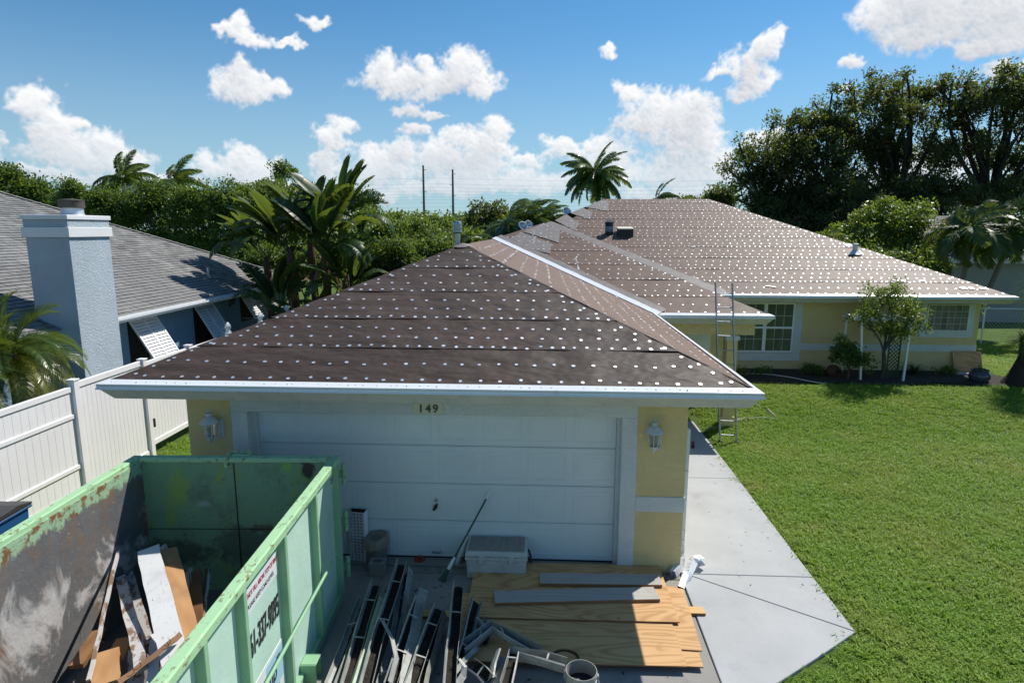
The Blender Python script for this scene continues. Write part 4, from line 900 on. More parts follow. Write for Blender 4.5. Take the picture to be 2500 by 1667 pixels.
obj('block', b, M['drive'], pv, world=False, bevel=.004)
pp = thing('perforated_panel', 'white perforated plastic panel standing behind the dumpster hinge', 'panel', (1.37, .03, -.05), -.15); b = MB(); nxp, nzp = 4, 16; pw, ph = .22, .74
xsn = [pw*i/(nxp*2+1)-pw/2 for i in range(nxp*2+2)]; zsn = [ph*j/(nzp*2+1) for j in range(nzp*2+2)]
for j in range(nzp*2+1):
    if j % 2 == 0: b.bb(xsn[0], xsn[-1], 0, .012, zsn[j], zsn[j+1])
    else:
        for i in range(0, nxp*2+1, 2): b.bb(xsn[i], xsn[i+1], 0.0005, .0115, zsn[j], zsn[j+1])
obj('mesh_panel', b, M['cooler'], pp, world=False); obj('back_sheet', MB().bb(-pw/2, pw/2, .10, .115, 0, ph), M['dark'], pp, world=False); obj('side_flange', MB().bb(pw/2, pw/2+.012, 0, .115, 0, ph), M['white'], pp, world=False)
M['red'] = simple('faded_red_rubber', (.30, .025, .02), (.20, .02, .016), .6, 9, 50, .2)
obj_ = thing('rubber_cap', 'small faded red rubber cap on the threshold', 'cap', (2.21, .10, -.012)); obj('cap', MB().lathe([(.075, 0), (.078, .012), (.05, .022), (.032, .028), (.03, .05), (.022, .055), (.0, .056)], 18), M['red'], obj_, True, world=False)
# open bucket and round sieve at the front
M['beige'] = simple('grey_beige_plastic', (.34, .34, .31), (.26, .26, .235), .5, 6, 40, .1, dirt=(.14, .135, .12)); M['fill'] = simple('black_tar', (.012, .011, .01), (.02, .018, .016), .35, 8, 20, .6, .03)
b2 = thing('bucket', 'open grey bucket of black tar in front of the plywood', 'bucket', (4.25, -2.41, -.05))
obj('wall', MB().lathe([(.128, 0), (.133, .004), (.147, .28), (.153, .285), (.153, .30), (.147, .302), (.147, .33), (.154, .333), (.154, .345), (.149, .372), (.143, .372), (.140, .34), (.128, .04), (.0, .04)], 28), M['beige'], b2, True, world=False); obj('contents', MB().lathe([(.1365, .24), (.0, .236)], 24, caps=False), M['fill'], b2, True, world=False)
obj('wire_handle', MB().tube([(.155, 0, .31), (.17, -.05, .26), (.165, -.12, .20), (.10, -.20, .16), (.0, -.23, .15)], .004, 6), M['galv'], b2, True, world=False)
for s_ in (-1, 1): obj('handle_ear', MB().box((s_*.156, 0, .31), (.02, .05, .04)), M['beige'], b2, world=False, bevel=.006)
rs = thing('round_sieve', 'round rusty-rimmed sieve lying on the plywood edge', 'sieve', (4.12, -1.89, .018)); M['grit'] = simple('sandy_mesh', (.33, .29, .22), (.22, .19, .14), .9, 25, 90, .6); M['rustm'] = simple('dark_rust', (.075, .04, .022), (.04, .022, .014), .8, 14, 60, .4)
obj('ring', MB().lathe([(.138, 0), (.145, .0), (.145, .03), (.138, .032), (.133, .025), (.133, .0)], 28, caps=False), M['rustm'], rs, True, world=False); obj('mesh', MB().lathe([(.134, .008), (.0, .010)], 28, caps=False), M['grit'], rs, True, world=False)
for k in range(26): a = 2*math.pi*k/26; obj('rim_tooth', MB().box((.142*math.cos(a), .142*math.sin(a), .034), (.012, .012, .012), Matrix.Rotation(a, 3, 'Z')), M['rustm'], rs, world=False)

# ------------------------------------------------------------------ old gutters
M['gut'] = simple('grimy_gutter_paint', (.40, .415, .395), (.22, .23, .215), .5, 4, 40, .15, dirt=(.16, .15, .13), dirt_amt=.85); M['gutgreen'] = simple('algae_stained_gutter', (.40, .47, .36), (.30, .36, .26), .55, 3, 40, .2, dirt=(.12, .12, .09)); M['muck'] = simple('rotten_leaf_muck', (.030, .025, .018), (.016, .013, .010), .95, 12, 50, .9, .05, dirt=(.16, .10, .05), dirt_amt=.35)
GP = [(-.062, .115), (-.062, .0), (.028, .0), (.040, .035), (.058, .062), (.062, .108), (.048, .116)]   # K-style profile (x, z), open top
def gutter(label, pts, roll=0.0, mat='gut', muck=True, hang=3, name='old_gutter', flip=1, grp='old gutters in the pile'):
    P = [Vector(p) for p in pts]; r = thing(name, label, 'gutter', P[0], group=grp); b = MB(); mk = MB(); n = len(GP); th = .0035
    fr = []
    for i, p in enumerate(P):
        t = (P[min(i+1, len(P)-1)]-P[max(i-1, 0)]).normalized(); x = t.cross(Vector((0, 0, 1)))
        x = x.normalized() if x.length > .05 else Vector((1, 0, 0)); z = x.cross(t).normalized(); R = Matrix.Rotation(roll, 3, t); fr.append((p, R @ x, R @ z, t))
    V = []
    for (p, x, z, t) in fr: V += [p+x*(a*flip)+z*c for a, c in GP]
    b.add(V, [(i*n+k, i*n+k+1, (i+1)*n+k+1, (i+1)*n+k) for i in range(len(P)-1) for k in range(n-1)])
    o = obj('trough', b, M[mat], r); so_ = o.modifiers.new('solid', 'SOLIDIFY'); so_.thickness = th; so_.offset = 0
    if muck:
        L_ = []; 
        for i in range(len(fr)-1):
            for s_ in range(6):
                f = s_/6; p = fr[i][0].lerp(fr[i+1][0], f); x = fr[i][1].lerp(fr[i+1][1], f); z = fr[i][2].lerp(fr[i+1][2], f); h = .018+.02*random.random(); L_.append((p+x*(-.058*flip)+z*h, p+z*(h+.015*random.random()), p+x*(.036*flip)+z*h))
        vv = [q_ for l in L_ for q_ in l]; mk.add(vv, [(i*3+j, i*3+j+1, (i+1)*3+j+1, (i+1)*3+j) for i in range(len(L_)-1) for j in (0, 1)]); obj('leaf_muck', mk, M['muck'], r)
    tot = len(P)-1
    for h in range(hang):
        f = (h+.5)/hang*tot; i = min(int(f), tot-1); p = fr[i][0].lerp(fr[i+1][0], f-i); x, z, t = fr[i][1], fr[i][2], fr[i][3]
        obj('hanger', MB().plank(p+x*(-.06*flip)+z*.108, p+x*(.055*flip)+z*.110, .018, .003, t), M['gut'], r)
    return r
g6 = lambda x, y, z: atz(550+x/3.92, 1350+y/3.92, z)
def gline(label, A, za, B, zb, ext=.9, bend=.0, **k):
    a, b = g6(*A, za), g6(*B, zb); d = b-a; c = b+d*ext/d.length; m = a.lerp(c, .5)+Vector((bend+random.uniform(-.03, .03), 0, -abs(bend)*.3)); c.z = max(c.z, -.03); J = lambda q_: q_+Vector((random.uniform(-.012, .012), 0, random.uniform(-.008, .012))); return gutter(label, [a, J(a.lerp(m, .4)), J(a.lerp(m, .7)), m, J(m.lerp(c, .5)), c], **k)
gline('old gutter leaning closest to the dumpster', (1355, 470), .10, (1095, 1200), .02, roll=.35, hang=2)
gline('old gutter second from the dumpster with bright lip', (1440, 330), .20, (1200, 1150), .08, roll=-.12, hang=3)
gline('green-stained old gutter lying on its back across the pile', (1520, 430), .24, (1290, 1150), .16, roll=2.6, mat='gutgreen', muck=False, hang=0)
gline('longest old gutter reaching highest toward the garage door', (1680, 130), .25, (1390, 1130), .14, roll=-.18, hang=3)
gline('twisted dark gutter right of the longest one', (1755, 200), .12, (1560, 1150), .02, bend=.05, roll=.45, hang=2)
gline('white gutter in the middle of the pile with open end', (1840, 490), .20, (1610, 1180), .12, roll=-.35, hang=3)
gline('flattened pale gutter strip in the middle of the pile', (1920, 400), .16, (1780, 1150), .10, roll=1.1, muck=False, hang=0)
gline('white gutter with grit right of the middle of the pile', (2030, 560), .18, (1800, 1200), .10, roll=-.25, hang=3)
gline('bent gutter with torn lip beneath the wide one', (2075, 620), .08, (1930, 1200), .02, bend=-.04, roll=.3, hang=1)
gline('wide old gutter with sloping end lying on top of the pile', (2225, 340), .27, (2160, 1200), .16, roll=-.10, hang=2)
gline('narrow gutter leaning right of the wide one', (2370, 480), .14, (2200, 1050), .06, roll=-.6, hang=1)
g7 = lambda x, y, z: atz(1050+x/3.92, 1350+y/3.92, z)
gutter('mitred gutter corner with two arms on the plywood edge', [g7(300, 980, .07), g7(590, 760, .10), g7(800, 880, .09), g7(1030, 1010, .06)], roll=.0, hang=1, muck=True)
gutter('bright gutter corner lying in front by the grey bucket', [g7(730, 1330, .12), g7(810, 1010, .14), g7(1060, 1060, .13), g7(1290, 1130, .10)], roll=.0, hang=2)
gutter('short gutter offcut standing between the two corners', [g7(640, 960, .16), g7(590, 1100, .10), g7(560, 1250, .05)], roll=-.9, hang=0, muck=False)
gutter('short crumpled gutter offcut under the mitred corner', [g7(440, 700, .06), g7(500, 760, .05), g7(470, 900, .03)], roll=-.5, hang=1)
gutter('short gutter end at the bottom of the pile', [g7(430, 1090, .10), g7(520, 1150, .09), g7(600, 1240, .06)], roll=.7, hang=1)
# loose drip-edge strips among the gutters
def mstrip(label, pts, w=.045):
    P = [g6(*q) for q in pts]; r = thing('metal_strip', label, 'metal strip', P[0], group='bent metal strips in the gutter pile'); b = MB(); V = []
    for i, p in enumerate(P):
        t = (P[min(i+1, len(P)-1)]-P[max(i-1, 0)]).normalized(); x = t.cross(Vector((0, .3, 1))).normalized(); V += [p-x*w*.5, p, p+x*w*.5+Vector((0, 0, w*.6))]
    b.add(V, [(i*3+j, i*3+j+1, (i+1)*3+j+1, (i+1)*3+j) for i in range(len(P)-1) for j in (0, 1)]); o = obj('strip', b, M['gut'], r); o.modifiers.new('solid', 'SOLIDIFY').thickness = .003
mstrip('bent metal strip lying beside the dumpster base', [(1330, 500, .05), (1240, 760, .03), (1150, 920, .03), (1090, 1240, .0)])
mstrip('twisted metal strip across the longest gutter', [(1500, 640, .28), (1600, 830, .30), (1640, 1010, .24), (1580, 1240, .2)])
mstrip('torn metal strip beside the twisted dark gutter', [(1725, 380, .16), (1700, 620, .14), (1640, 880, .12), (1560, 1260, .10)])
mstrip('curled metal strip in front of the wide gutter', [(2230, 1010, .26), (2290, 1090, .22), (2280, 1180, .16), (2230, 1260, .15)], .06)
mstrip('narrow metal strip between the two mitred corners', [(2420, 900, .10), (2300, 1020, .15), (2190, 1160, .14)])
# ---- downspouts at the garage corner
def ribbed(path, w=.045, d=.034):
    """rectangular ribbed downspout along path"""
    b = MB(); P = [Vector(p) for p in path]; V = []; K = len(P)
    for i, p in enumerate(P):
        t = (P[min(i+1, K-1)]-P[max(i-1, 0)]).normalized(); x = t.cross(Vector((.2, 1, .1))).normalized(); y = x.cross(t); s_ = 1.0 if i % 2 == 0 else 1.06
        V += [p+x*(a*w*s_)+y*(c*d*s_) for a, c in ((-1, -1), (1, -1), (1, 1), (-1, 1))]
    return b.add(V, [(i*4+k, i*4+(k+1) % 4, (i+1)*4+(k+1) % 4, (i+1)*4+k) for i in range(K-1) for k in range(4)])
def curve(pts, n):
    o = []; P = [Vector(p) for p in pts]
    for i in range(len(P)-1):
        for k in range(n):
            t = k/n; p0_, p1_, p2_, p3_ = P[max(i-1, 0)], P[i], P[i+1], P[min(i+2, len(P)-1)]
            o.append(.5*((2*p1_)+(-p0_+p2_)*t+(2*p0_-5*p1_+4*p2_-p3_)*t*t+(-p0_+3*p1_-3*p2_+p3_)*t**3))
    return o+[P[-1]]
dsp = sub('downspout', house); obj('pipe', MB().bb(5.712, 5.800, .20, .275, .22, 1.87), M['drip'], dsp, bevel=.006)
for z in (.32, .46, 1.3): obj('strap', MB().bb(5.71, 5.806, .193, .282, z, z+.012), M['galv'], dsp)
o = obj('elbow', ribbed(curve([(5.757, .235, .24), (5.757, .225, .13), (5.735, .12, .055), (5.66, -.02, .02), (5.60, -.10, -.005)], 5)), M['drip'], dsp); o.modifiers.new('solid', 'SOLIDIFY').thickness = .004
r3 = lambda x, y, z: atz(1400+x/4.48, 1200+y/4.48, z)
ld = thing('loose_downspout', 'loose white ribbed downspout with elbow lying at the garage corner', 'downspout', r3(1190, 1050, -.05))
o = obj('pipe', ribbed(curve([r3(1360, 740, .06), r3(1325, 745, .10), r3(1300, 790, .08), r3(1250, 900, .02), r3(1200, 990, .0), r3(1170, 1070, -.01)], 6), .042, .034), M['drip'], ld); o.modifiers.new('solid', 'SOLIDIFY').thickness = .004
o = obj('elbow_end', ribbed([r3(1345, 735, .055), r3(1385, 760, .05), r3(1395, 800, .02)], .05, .04), M['drip'], ld); o.modifiers.new('solid', 'SOLIDIFY').thickness = .004
cn = thing('drink_can', 'small dark drink can standing on the shaded walkway', 'can', (7.03, 4.92, -.045)); M['can'] = simple('dark_can', (.02, .02, .03), (.10, .02, .02), .3, 9, 30, .02)
obj('can', MB().lathe([(.028, 0), (.033, .008), (.033, .125), (.027, .14), (.025, .14), (.0, .135)], 18), M['can'], cn, True, world=False)

# ------------------------------------------------------------------ ladder on the porch eave
la, lb = Vector((7.72, 5.37, -.06)), Vector((8.06, 5.33, -.06)); ta, tb = Vector((7.58, 6.02, 3.33)), Vector((7.935, 6.0, 3.32))
lr = thing('extension_ladder', 'grey aluminium extension ladder leaning on the porch eave', 'ladder', (7.9, 5.35, -.06))
rail = lambda a, b, s_: MB().plank(a, b, .024, .07, (1, 0, 0))
ta += Vector((0, -.05, 0)); tb += Vector((0, -.05, 0))
obj('rail', rail(la, ta, 1), M['alu'], lr, bevel=.004); obj('rail', rail(lb, tb, 1), M['alu'], lr, bevel=.004)
for k in range(11):
    t = (.16+.305*k)/(ta-la).length; obj('rung', MB().tube([la.lerp(ta, t), lb.lerp(tb, t)], .012, 8), M['alu'], lr, True)
for p in (la, lb): obj('foot', MB().bb(p.x-.035, p.x+.035, p.y-.05, p.y+.05, p.z-.02, p.z+.03), M['black'], lr)

# ------------------------------------------------------------------ bin, fence
M['binblue'] = simple('blue_bin_plastic', (.018, .10, .26), (.015, .08, .21), .42, 5, 60, .1); M['binlid'] = simple('black_bin_lid', (.035, .036, .038), (.05, .05, .052), .5, 6, 60, .15)
_bp = atz(86, 1226, .94)
wb = thing('wheelie_bin', 'blue wheeled bin with black lid between fence and dumpster', 'bin', (_bp.x-.33, _bp.y-.36, -.07), .06)
obj('body', MB().box((0, 0, .50), (.50, .56, .98), None, 1.14), M['binblue'], wb, world=False, bevel=.03, segs=3); obj('rim', MB().bb(-.31, .31, -.345, .345, .955, 1.0), M['binblue'], wb, world=False, bevel=.012)
obj('lid', MB().prism([(-.315, -.35, 1.0), (-.315, .34, 1.0), (-.315, .34, 1.03), (-.315, .1, 1.08), (-.315, -.25, 1.06), (-.315, -.35, 1.02)], (.63, 0, 0)), M['binlid'], wb, world=False, bevel=.012, segs=2)
obj('handle', MB().tube([(-.22, .40, .98), (.22, .40, .98)], .016, 8), M['black'], wb, True, world=False)
for s_ in (-1, 1): obj('wheel', MB().tube([(s_*.22, .29, .11), (s_*.27, .29, .11)], .11, 16), M['black'], wb, True, world=False)
FX = -4.0
fence = thing('vinyl_fence', 'tall white vinyl privacy fence along the left side of the lot', 'fence', (FX, 2, -.08))
def post(y, h=1.95, cap='flat'):
    obj('post', MB().bb(FX-.055, FX+.07, y-.0625, y+.0625, -.15, h), M['vinyl'], fence, bevel=.006)
    if cap == 'flat': obj('post_cap', MB().prism([(FX-.065, y-.0725, h), (FX+.08, y-.0725, h), (FX+.08, y+.0725, h), (FX-.065, y+.0725, h)], (0, 0, .025)), M['vinyl'], fence, bevel=.004)
    else: obj('post_finial', MB().lathe([(.07, 0), (.075, .03), (.05, .05), (.055, .07), (.085, .13), (.075, .19), (.03, .25), (.0, .27)], 4, (FX+.007, y, h)), M['vinyl'], fence, True)
def panel(y0, y1, z0, z1, rails, w=.15):
    n = max(1, round((y1-y0)/w)); d = (y1-y0)/n
    for i in range(n): obj('picket', MB().bb(FX-.012, FX+.012, y0+d*i+.0015, y0+d*(i+1)-.0015, z0+.02, z1-.02), M['vinyl'], fence, bevel=.003)
    obj('backing_tongue', MB().bb(FX-.006, FX+.0095, y0, y1, z0+.03, z1-.03), M['vinyl'], fence)
    for (a, b) in rails: obj('rail', MB().bb(FX-.03, FX+.032, y0, y1, a, b), M['vinyl'], fence, bevel=.005)
py1 = atx(178, 945, FX).y; py2 = atx(357, 990, FX).y; 
P_ = [py1-4.8, py1-2.4, py1, py2, atx(467, 845, FX).y+.1]
post(P_[0]); post(P_[1]); post(P_[2], 1.93); post(P_[3], 1.90); 
for a, b in ((P_[0], P_[1]), (P_[1], P_[2])): panel(a+.065, b-.065, -.03, 1.84, [(1.75, 1.84), (1.30, 1.37), (.42, .49), (-.04, .06)])
panel(P_[2]+.065, P_[3]-.065, -.03, 1.89, [(1.79, 1.89), (-.04, .06)], .11)
# gate: raised off the ground, black hinges
panel(P_[3]+.085, P_[3]+1.55, .12, 1.84, [(1.74, 1.84), (.12, .22)], .11)
for z in (1.25, .50): obj('gate_hinge', MB().bb(FX+.03, FX+.075, P_[3]+.07, P_[3]+.13, z, z+.17), M['black'], fence)
yy = P_[3]+1.62
while yy < 14.0:
    post(yy, 1.88, 'finial' if yy > 6.6 else 'flat'); panel(yy+.065, yy+1.75, -.03, 1.83, [(1.74, 1.83), (-.04, .06)], .15); yy += 1.82
# ------------------------------------------------------------------ blue neighbour house
NH = thing('neighbour_house', 'blue stucco house with grey shingle hip roof beyond the white fence', 'house', (-9, 8, -.1))
nw = sub('wall', NH); nr = sub('roof', NH); NS = .47; NE_X, NE_Z, NCY = -5.94, 2.40, 17.5; LNS = math.sqrt(1+NS*NS)
def nbox(x0, x1, y0, y1, z0, z1, m, name, par=nw, bev=0.0): return obj(name, MB().bb(x0, x1, y0, y1, z0, z1), M[m], par, bevel=bev)
nbox(-6.75, -6.45, 4.2, 17.0, -.1, 2.42, 'dkblue', 'wall_block'); nbox(-20, -6.75, 16.7, 17.0, -.1, 2.42, 'dkblue', 'wall_block'); nbox(-6.75, -6.40, -6, 4.2, -.1, 2.2, 'dkblue', 'wall_block')
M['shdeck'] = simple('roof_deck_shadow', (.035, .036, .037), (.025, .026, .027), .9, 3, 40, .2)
def nplane(x, k=0.0): return NE_Z + NS*(NE_X-x) + k
dk = MB(); XR = -15.5
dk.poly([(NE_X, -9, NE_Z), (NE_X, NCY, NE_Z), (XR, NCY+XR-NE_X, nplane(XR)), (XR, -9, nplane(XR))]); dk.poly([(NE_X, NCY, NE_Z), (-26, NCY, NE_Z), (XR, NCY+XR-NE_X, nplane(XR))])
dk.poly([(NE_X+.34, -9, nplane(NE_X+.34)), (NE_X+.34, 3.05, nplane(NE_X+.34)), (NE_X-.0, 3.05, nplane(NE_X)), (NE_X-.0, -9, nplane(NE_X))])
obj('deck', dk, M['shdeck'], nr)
def shmat(name, a, b):
    t = NT(name); p = t.pos(); oi = t.n('ShaderNodeNewGeometry'); col = t.mix(oi.outputs['Random Per Island'], a, b)
    col = t.mix(t.rng(t.noise(p, 80, 3, .7), .45, .65, 0, .6), col, tuple(v*.55 for v in b)); col = t.mix(t.rng(t.noise(p, .7, 5, .6), .5, .75, 0, .35), col, tuple(v*1.35 for v in a))
    return t.fin(col, .9, t.bump(t.noise(p, 140, 3, .7), .4, .004), 0, .2)
M['shingle'] = shmat('grey_shingle', (.30, .30, .29), (.17, .172, .172))
ex, tabw = .145, .305; course = []
un = Vector((-1, 0, NS)).normalized(); nn = Vector((NS, 0, 1)).normalized()
def tabverts(y0, y1, s0, s1, k0, k1):
    o_ = Vector((NE_X, 0, NE_Z)); P = lambda y, s, k: o_+un*s+nn*k+Vector((0, y, 0))
    a = [P(y0, s0, k0), P(y1, s0, k0), P(y1, s1, k1), P(y0, s1, k1)]; return a+[P(y0, s0, k0-.014), P(y1, s0, k0-.014)]
TF = [(0, 1, 2, 3), (4, 5, 1, 0)]
tabs = []
nrow = int((NE_X-XR)*LNS/ex)
for r_ in range(-2, nrow):
    s0 = r_*ex; lim = NCY - max(0, s0+ex)/LNS
    if r_ < 0: lim = 3.05
    y = .6 + (0.5*tabw if r_ % 2 else 0) + random.uniform(-.02, .02)
    ymin = -1.0 + (s0*.25 if s0 > 0 else 0)
    y = ymin + random.uniform(0, tabw)
    while y < lim-.02:
        w_ = tabw*random.choice((1, 1, 1, .72, 1.2)); y1 = min(y+w_-.006, lim); tabs.append((y+.004, y1-.004, s0-.012, s0+ex+.01, .022+random.uniform(0, .010), .004)); y += w_
def depthkey(t):
    x = NE_X-t[2]/LNS; return (x-CAM.x)**2+(t[0]-CAM.y)**2
def vis(t):
    p = Vector((NE_X-t[2]/LNS, (t[0]+t[1])/2, nplane(NE_X-t[2]/LNS)))-CAM; f_ = p.dot(FWD); px = 1250+FPX*p.dot(RGT)/f_ if f_ > 0 else -999
    return px > 15 and not (60 < px < 285 and t[0] > 4.6)
tabs.sort(key=depthkey); seen = [t for t in tabs if vis(t)]; one = seen[:300]; ids = set(id(t) for t in one)
for t in one: obj('shingle', MB().add(tabverts(*t), TF), M['shingle'], nr)
sb = MB()
for t in tabs:
    if id(t) not in ids: sb.add(tabverts(*t), TF)
tag(obj('shingles', sb, M['shingle'], nr), kind='stuff')
# hip cap shingles
hp = MB(); n_ = 60
for i in range(n_):
    f0, f1 = i/n_, (i+1.2)/n_; X = XR-NE_X
    a = Vector((NE_X+X*f0, NCY+X*f0, nplane(NE_X+X*f0)+.05)); b = Vector((NE_X+X*f1, NCY+X*f1, nplane(NE_X+X*f1)+.035)); q_ = Vector((.1, -.1, -.03)); hp.add([a+q_, a, a-q_+Vector((0, 0, -.06)), b+q_, b, b-q_+Vector((0, 0, -.06))], [(0, 1, 4, 3), (1, 2, 5, 4), (0, 3, 3)] [:2])
obj('hip_cap', hp, M['shingle'], nr)
# gutters (K profile along y), fascia
def ygutter(x, z, y0, y1, par):
    pr_ = [(0, .0), (0, -.11), (.085, -.11), (.10, -.07), (.118, -.05), (.122, -.005), (.108, .0)]; b = MB(); n = len(pr_)
    V = [(x+a, y, z+c) for y in (y0, y1) for a, c in pr_]; b.add(V, [(k, k+1, n+k+1, n+k) for k in range(n-1)]+[tuple(range(n)), tuple(range(2*n-1, n-1, -1))]); o = obj('gutter', b, M['drip'], par); return o
ygutter(NE_X+.0, NE_Z+.0, 5.65, NCY, nr); ygutter(NE_X+.34, nplane(NE_X+.34), -9, 3.05, nr)
obj('drip_strip', MB().bb(NE_X-.01, NE_X+.03, 5.65, NCY, NE_Z-.01, NE_Z+.028), M['drip'], nr); obj('drip_strip', MB().bb(NE_X+.32, NE_X+.37, -9, 3.05, nplane(NE_X+.34)-.02, nplane(NE_X+.34)+.026), M['drip'], nr)
obj('soffit', MB().bb(-6.5, NE_X, 5.65, NCY, NE_Z-.13, NE_Z-.10), M['white'], nr); obj('eave_return', MB().bb(NE_X-.25, NE_X+.33, 3.04, 3.08, nplane(NE_X+.34)-.12, nplane(NE_X+.3)), M['white'], nr)
obj('eave_return', MB().bb(NE_X-.05, NE_X+.16, 3.35, 3.95, NE_Z-.02, NE_Z+.02), M['drip'], nr)
# chimney
M['flue'] = simple('sooty_flue_cap', (.085, .075, .055), (.05, .045, .038), .7, 9, 50, .3)
ch = sub('chimney', NH); CX0, CX1, CY0, CY1 = aty(62, 580, 4.42).x, -5.55, 4.42, 5.62
def cb(g, z0, z1, m, name): return obj(name, MB().bb(CX0-g, CX1+g, CY0-g, CY1+g, z0, z1), M[m], ch, bevel=.008)
cb(0, -.1, 4.26, 'blue', 'shaft'); cb(.045, 4.26, 4.46, 'white', 'band'); cb(.012, 4.46, 4.61, 'blue', 'shaft_top'); cb(.04, 4.61, 4.70, 'white', 'crown')
cc = ((CX0+CX1)/2+.05, (CY0+CY1)/2+.1, 4.70); obj('flue_pipe', MB().lathe([(.225, 0), (.205, .05), (.205, .15)], 20, cc), M['galv'], ch, True); obj('flue_cap', MB().lathe([(.225, .15), (.235, .16), (.235, .30), (.245, .305), (.24, .315), (.10, .335), (.0, .34)], 20, cc), M['flue'], ch, True)
obj('roof_pipe', MB().lathe([(.04, -.1), (.04, .30)], 10, (-7.0, 12.2, nplane(-7.0))), M['galv'], nr, True)
# bahama shutters
z25 = lambda x, y: (250+x/5.227, 650+y/5.227)
for (A, B, lab) in (((325, 690), (670, 625), 0), ((1165, 510), (1400, 470), 1), ((1765, 385), (1945, 345), 2)):
    ya_, yb_ = atx(*z25(*A), -6.40).y, atx(*z25(*B), -6.40).y; zt = (2.21, 2.20, 2.20)[lab]; L_ = (1.42, 1.42, .92)[lab]; an = math.radians(30); dv = Vector((math.sin(an), 0, -math.cos(an))); nv = Vector((math.cos(an), 0, math.sin(an)))
    st = sub('bahama_shutter', NH); tp = Vector((-6.40, 0, zt))
    def bar(y0, y1, s0, s1, t0=-.018, t1=.018): 
        V = [tp+dv*s_+nv*t_+Vector((0, y_, 0)) for (s_, t_) in ((s0, t0), (s1, t0), (s1, t1), (s0, t1)) for y_ in (y0, y1)]
        return MB().add(V, [(0, 2, 3, 1), (2, 4, 5, 3), (4, 6, 7, 5), (6, 0, 1, 7), (0, 6, 4, 2), (1, 3, 5, 7)])
    for (y0, y1) in ((ya_, ya_+.05), (yb_-.05, yb_), ((ya_+yb_)/2-.025, (ya_+yb_)/2+.025)): obj('stile', bar(y0, y1, 0, L_), M['white'], st)
    for (s0, s1) in ((.0, .06), (L_-.06, L_)): obj('shutter_rail', bar(ya_+.05, yb_-.05, s0, s1), M['white'], st)
    nl_ = int((L_-.12)/.085)
    for k in range(nl_):
        for (y0, y1) in ((ya_+.05, (ya_+yb_)/2-.025), ((ya_+yb_)/2+.025, yb_-.05)):
            c = tp+dv*(.10+.085*k); d2 = (dv*.8+nv*.35).normalized()*.046; n2 = nv*.004; V = [c-d2+n2+Vector((0, y0, 0)), c-d2+n2+Vector((0, y1, 0)), c+d2+n2+Vector((0, y1, 0)), c+d2+n2+Vector((0, y0, 0))]
            obj('louver', MB().prism(V, n2*-2), M['white'], st)
    nbox(-6.46, -6.445, ya_+.02, yb_-.02, zt-L_*.98, zt-.05, 'dark', 'window_pane')
    for y_ in (ya_+.08, yb_-.08): obj('prop_arm', MB().tube([tp+dv*L_*.95+Vector((0, y_, 0)), Vector((-6.44, y_, zt-L_*.86))], .01, 6), M['white'], st)
# grey sided house behind on the right
M['siding'] = simple('grey_siding', (.30, .30, .285), (.25, .25, .24), .7, 3, 40, .1); M['sideroof'] = simple('grey_roof', (.17, .165, .16), (.12, .12, .115), .9, 3, 60, .3)
gh = thing('grey_house', 'grey clapboard house behind the right edge of the lawn', 'house', (27, 24, 0)); gx0, gy = 22.6, 22.0
for k in range(19): obj('clapboard', MB().prism([(gx0, gy, .1+.165*k), (gx0, gy-.018, .1+.165*k), (gx0, gy-.004, .265+.165*k), (gx0, gy, .265+.165*k)], (14, 0, 0)), M['siding'], gh)
obj('side_wall', MB().bb(gx0, gx0+14, gy+.001, gy+8, 0, 3.24), M['siding'], gh); b = MB(); b.prism([(gx0-.5, gy-.35, 3.12), (gx0-.5, gy+4, 5.2), (gx0-.5, gy+8.3, 3.2), (gx0-.5, gy+4, 5.05)], (15, 0, 0)); obj('roof', b, M['sideroof'], gh); obj('fascia', MB().bb(gx0-.5, gx0+14.5, gy-.40, gy-.36, 3.0, 3.16), M['offwhite'], gh)
# ------------------------------------------------------------------ leaves
M['leaf_dark'] = leafmat('dark_oak_leaf', (.024, .033, .017), (.095, .105, .050), .28, .55, .25)
M['leaf_hedge'] = leafmat('ficus_leaf', (.034, .080, .018), (.125, .20, .045), .34, .45, .35)
M['leaf_mid'] = leafmat('shrub_leaf', (.036, .085, .017), (.13, .21, .042), .40, .40)
M['leaf_bright'] = leafmat('bright_leaf', (.035, .080, .012), (.12, .20, .03), .42, .42)
M['leaf_olive'] = leafmat('olive_leaf', (.035, .048, .018), (.11, .115, .045), .3, .5)
M['leaf_flower'] = leafmat('flowering_tree_leaf', (.035, .075, .014), (.16, .22, .04), .42, .42, warm=(.78, .46, .02))
M['palm'] = leafmat('palm_frond', (.024, .058, .013), (.10, .155, .035), .28, .30, .6)
M['adon'] = leafmat('dark_palm_frond', (.016, .040, .010), (.065, .11, .026), .25, .42, .35)
M['palmyel'] = leafmat('yellowing_frond', (.06, .10, .015), (.26, .25, .04), .35, .32, .6)
M['strel'] = leafmat('paddle_leaf', (.015, .040, .012), (.050, .095, .024), .28, .42, .4)
M['bark'] = simple('grey_bark', (.115, .10, .085), (.065, .055, .045), .9, 5, 20, .8, .04); M['barkdk'] = simple('dark_bark', (.035, .030, .026), (.02, .017, .015), .95, 4, 16, .8, .05); M['palmtrunk'] = simple('ringed_palm_trunk', (.21, .19, .16), (.13, .115, .095), .9, 3, 14, .6, .03, aniso=(1, 1, 6)); M['shaft'] = simple('green_crownshaft', (.12, .19, .06), (.09, .15, .05), .45, 3, 20, .1)
def rand_unit(n):
    v = rng.normal(size=(n, 3)); return v/np.linalg.norm(v, axis=1)[:, None]
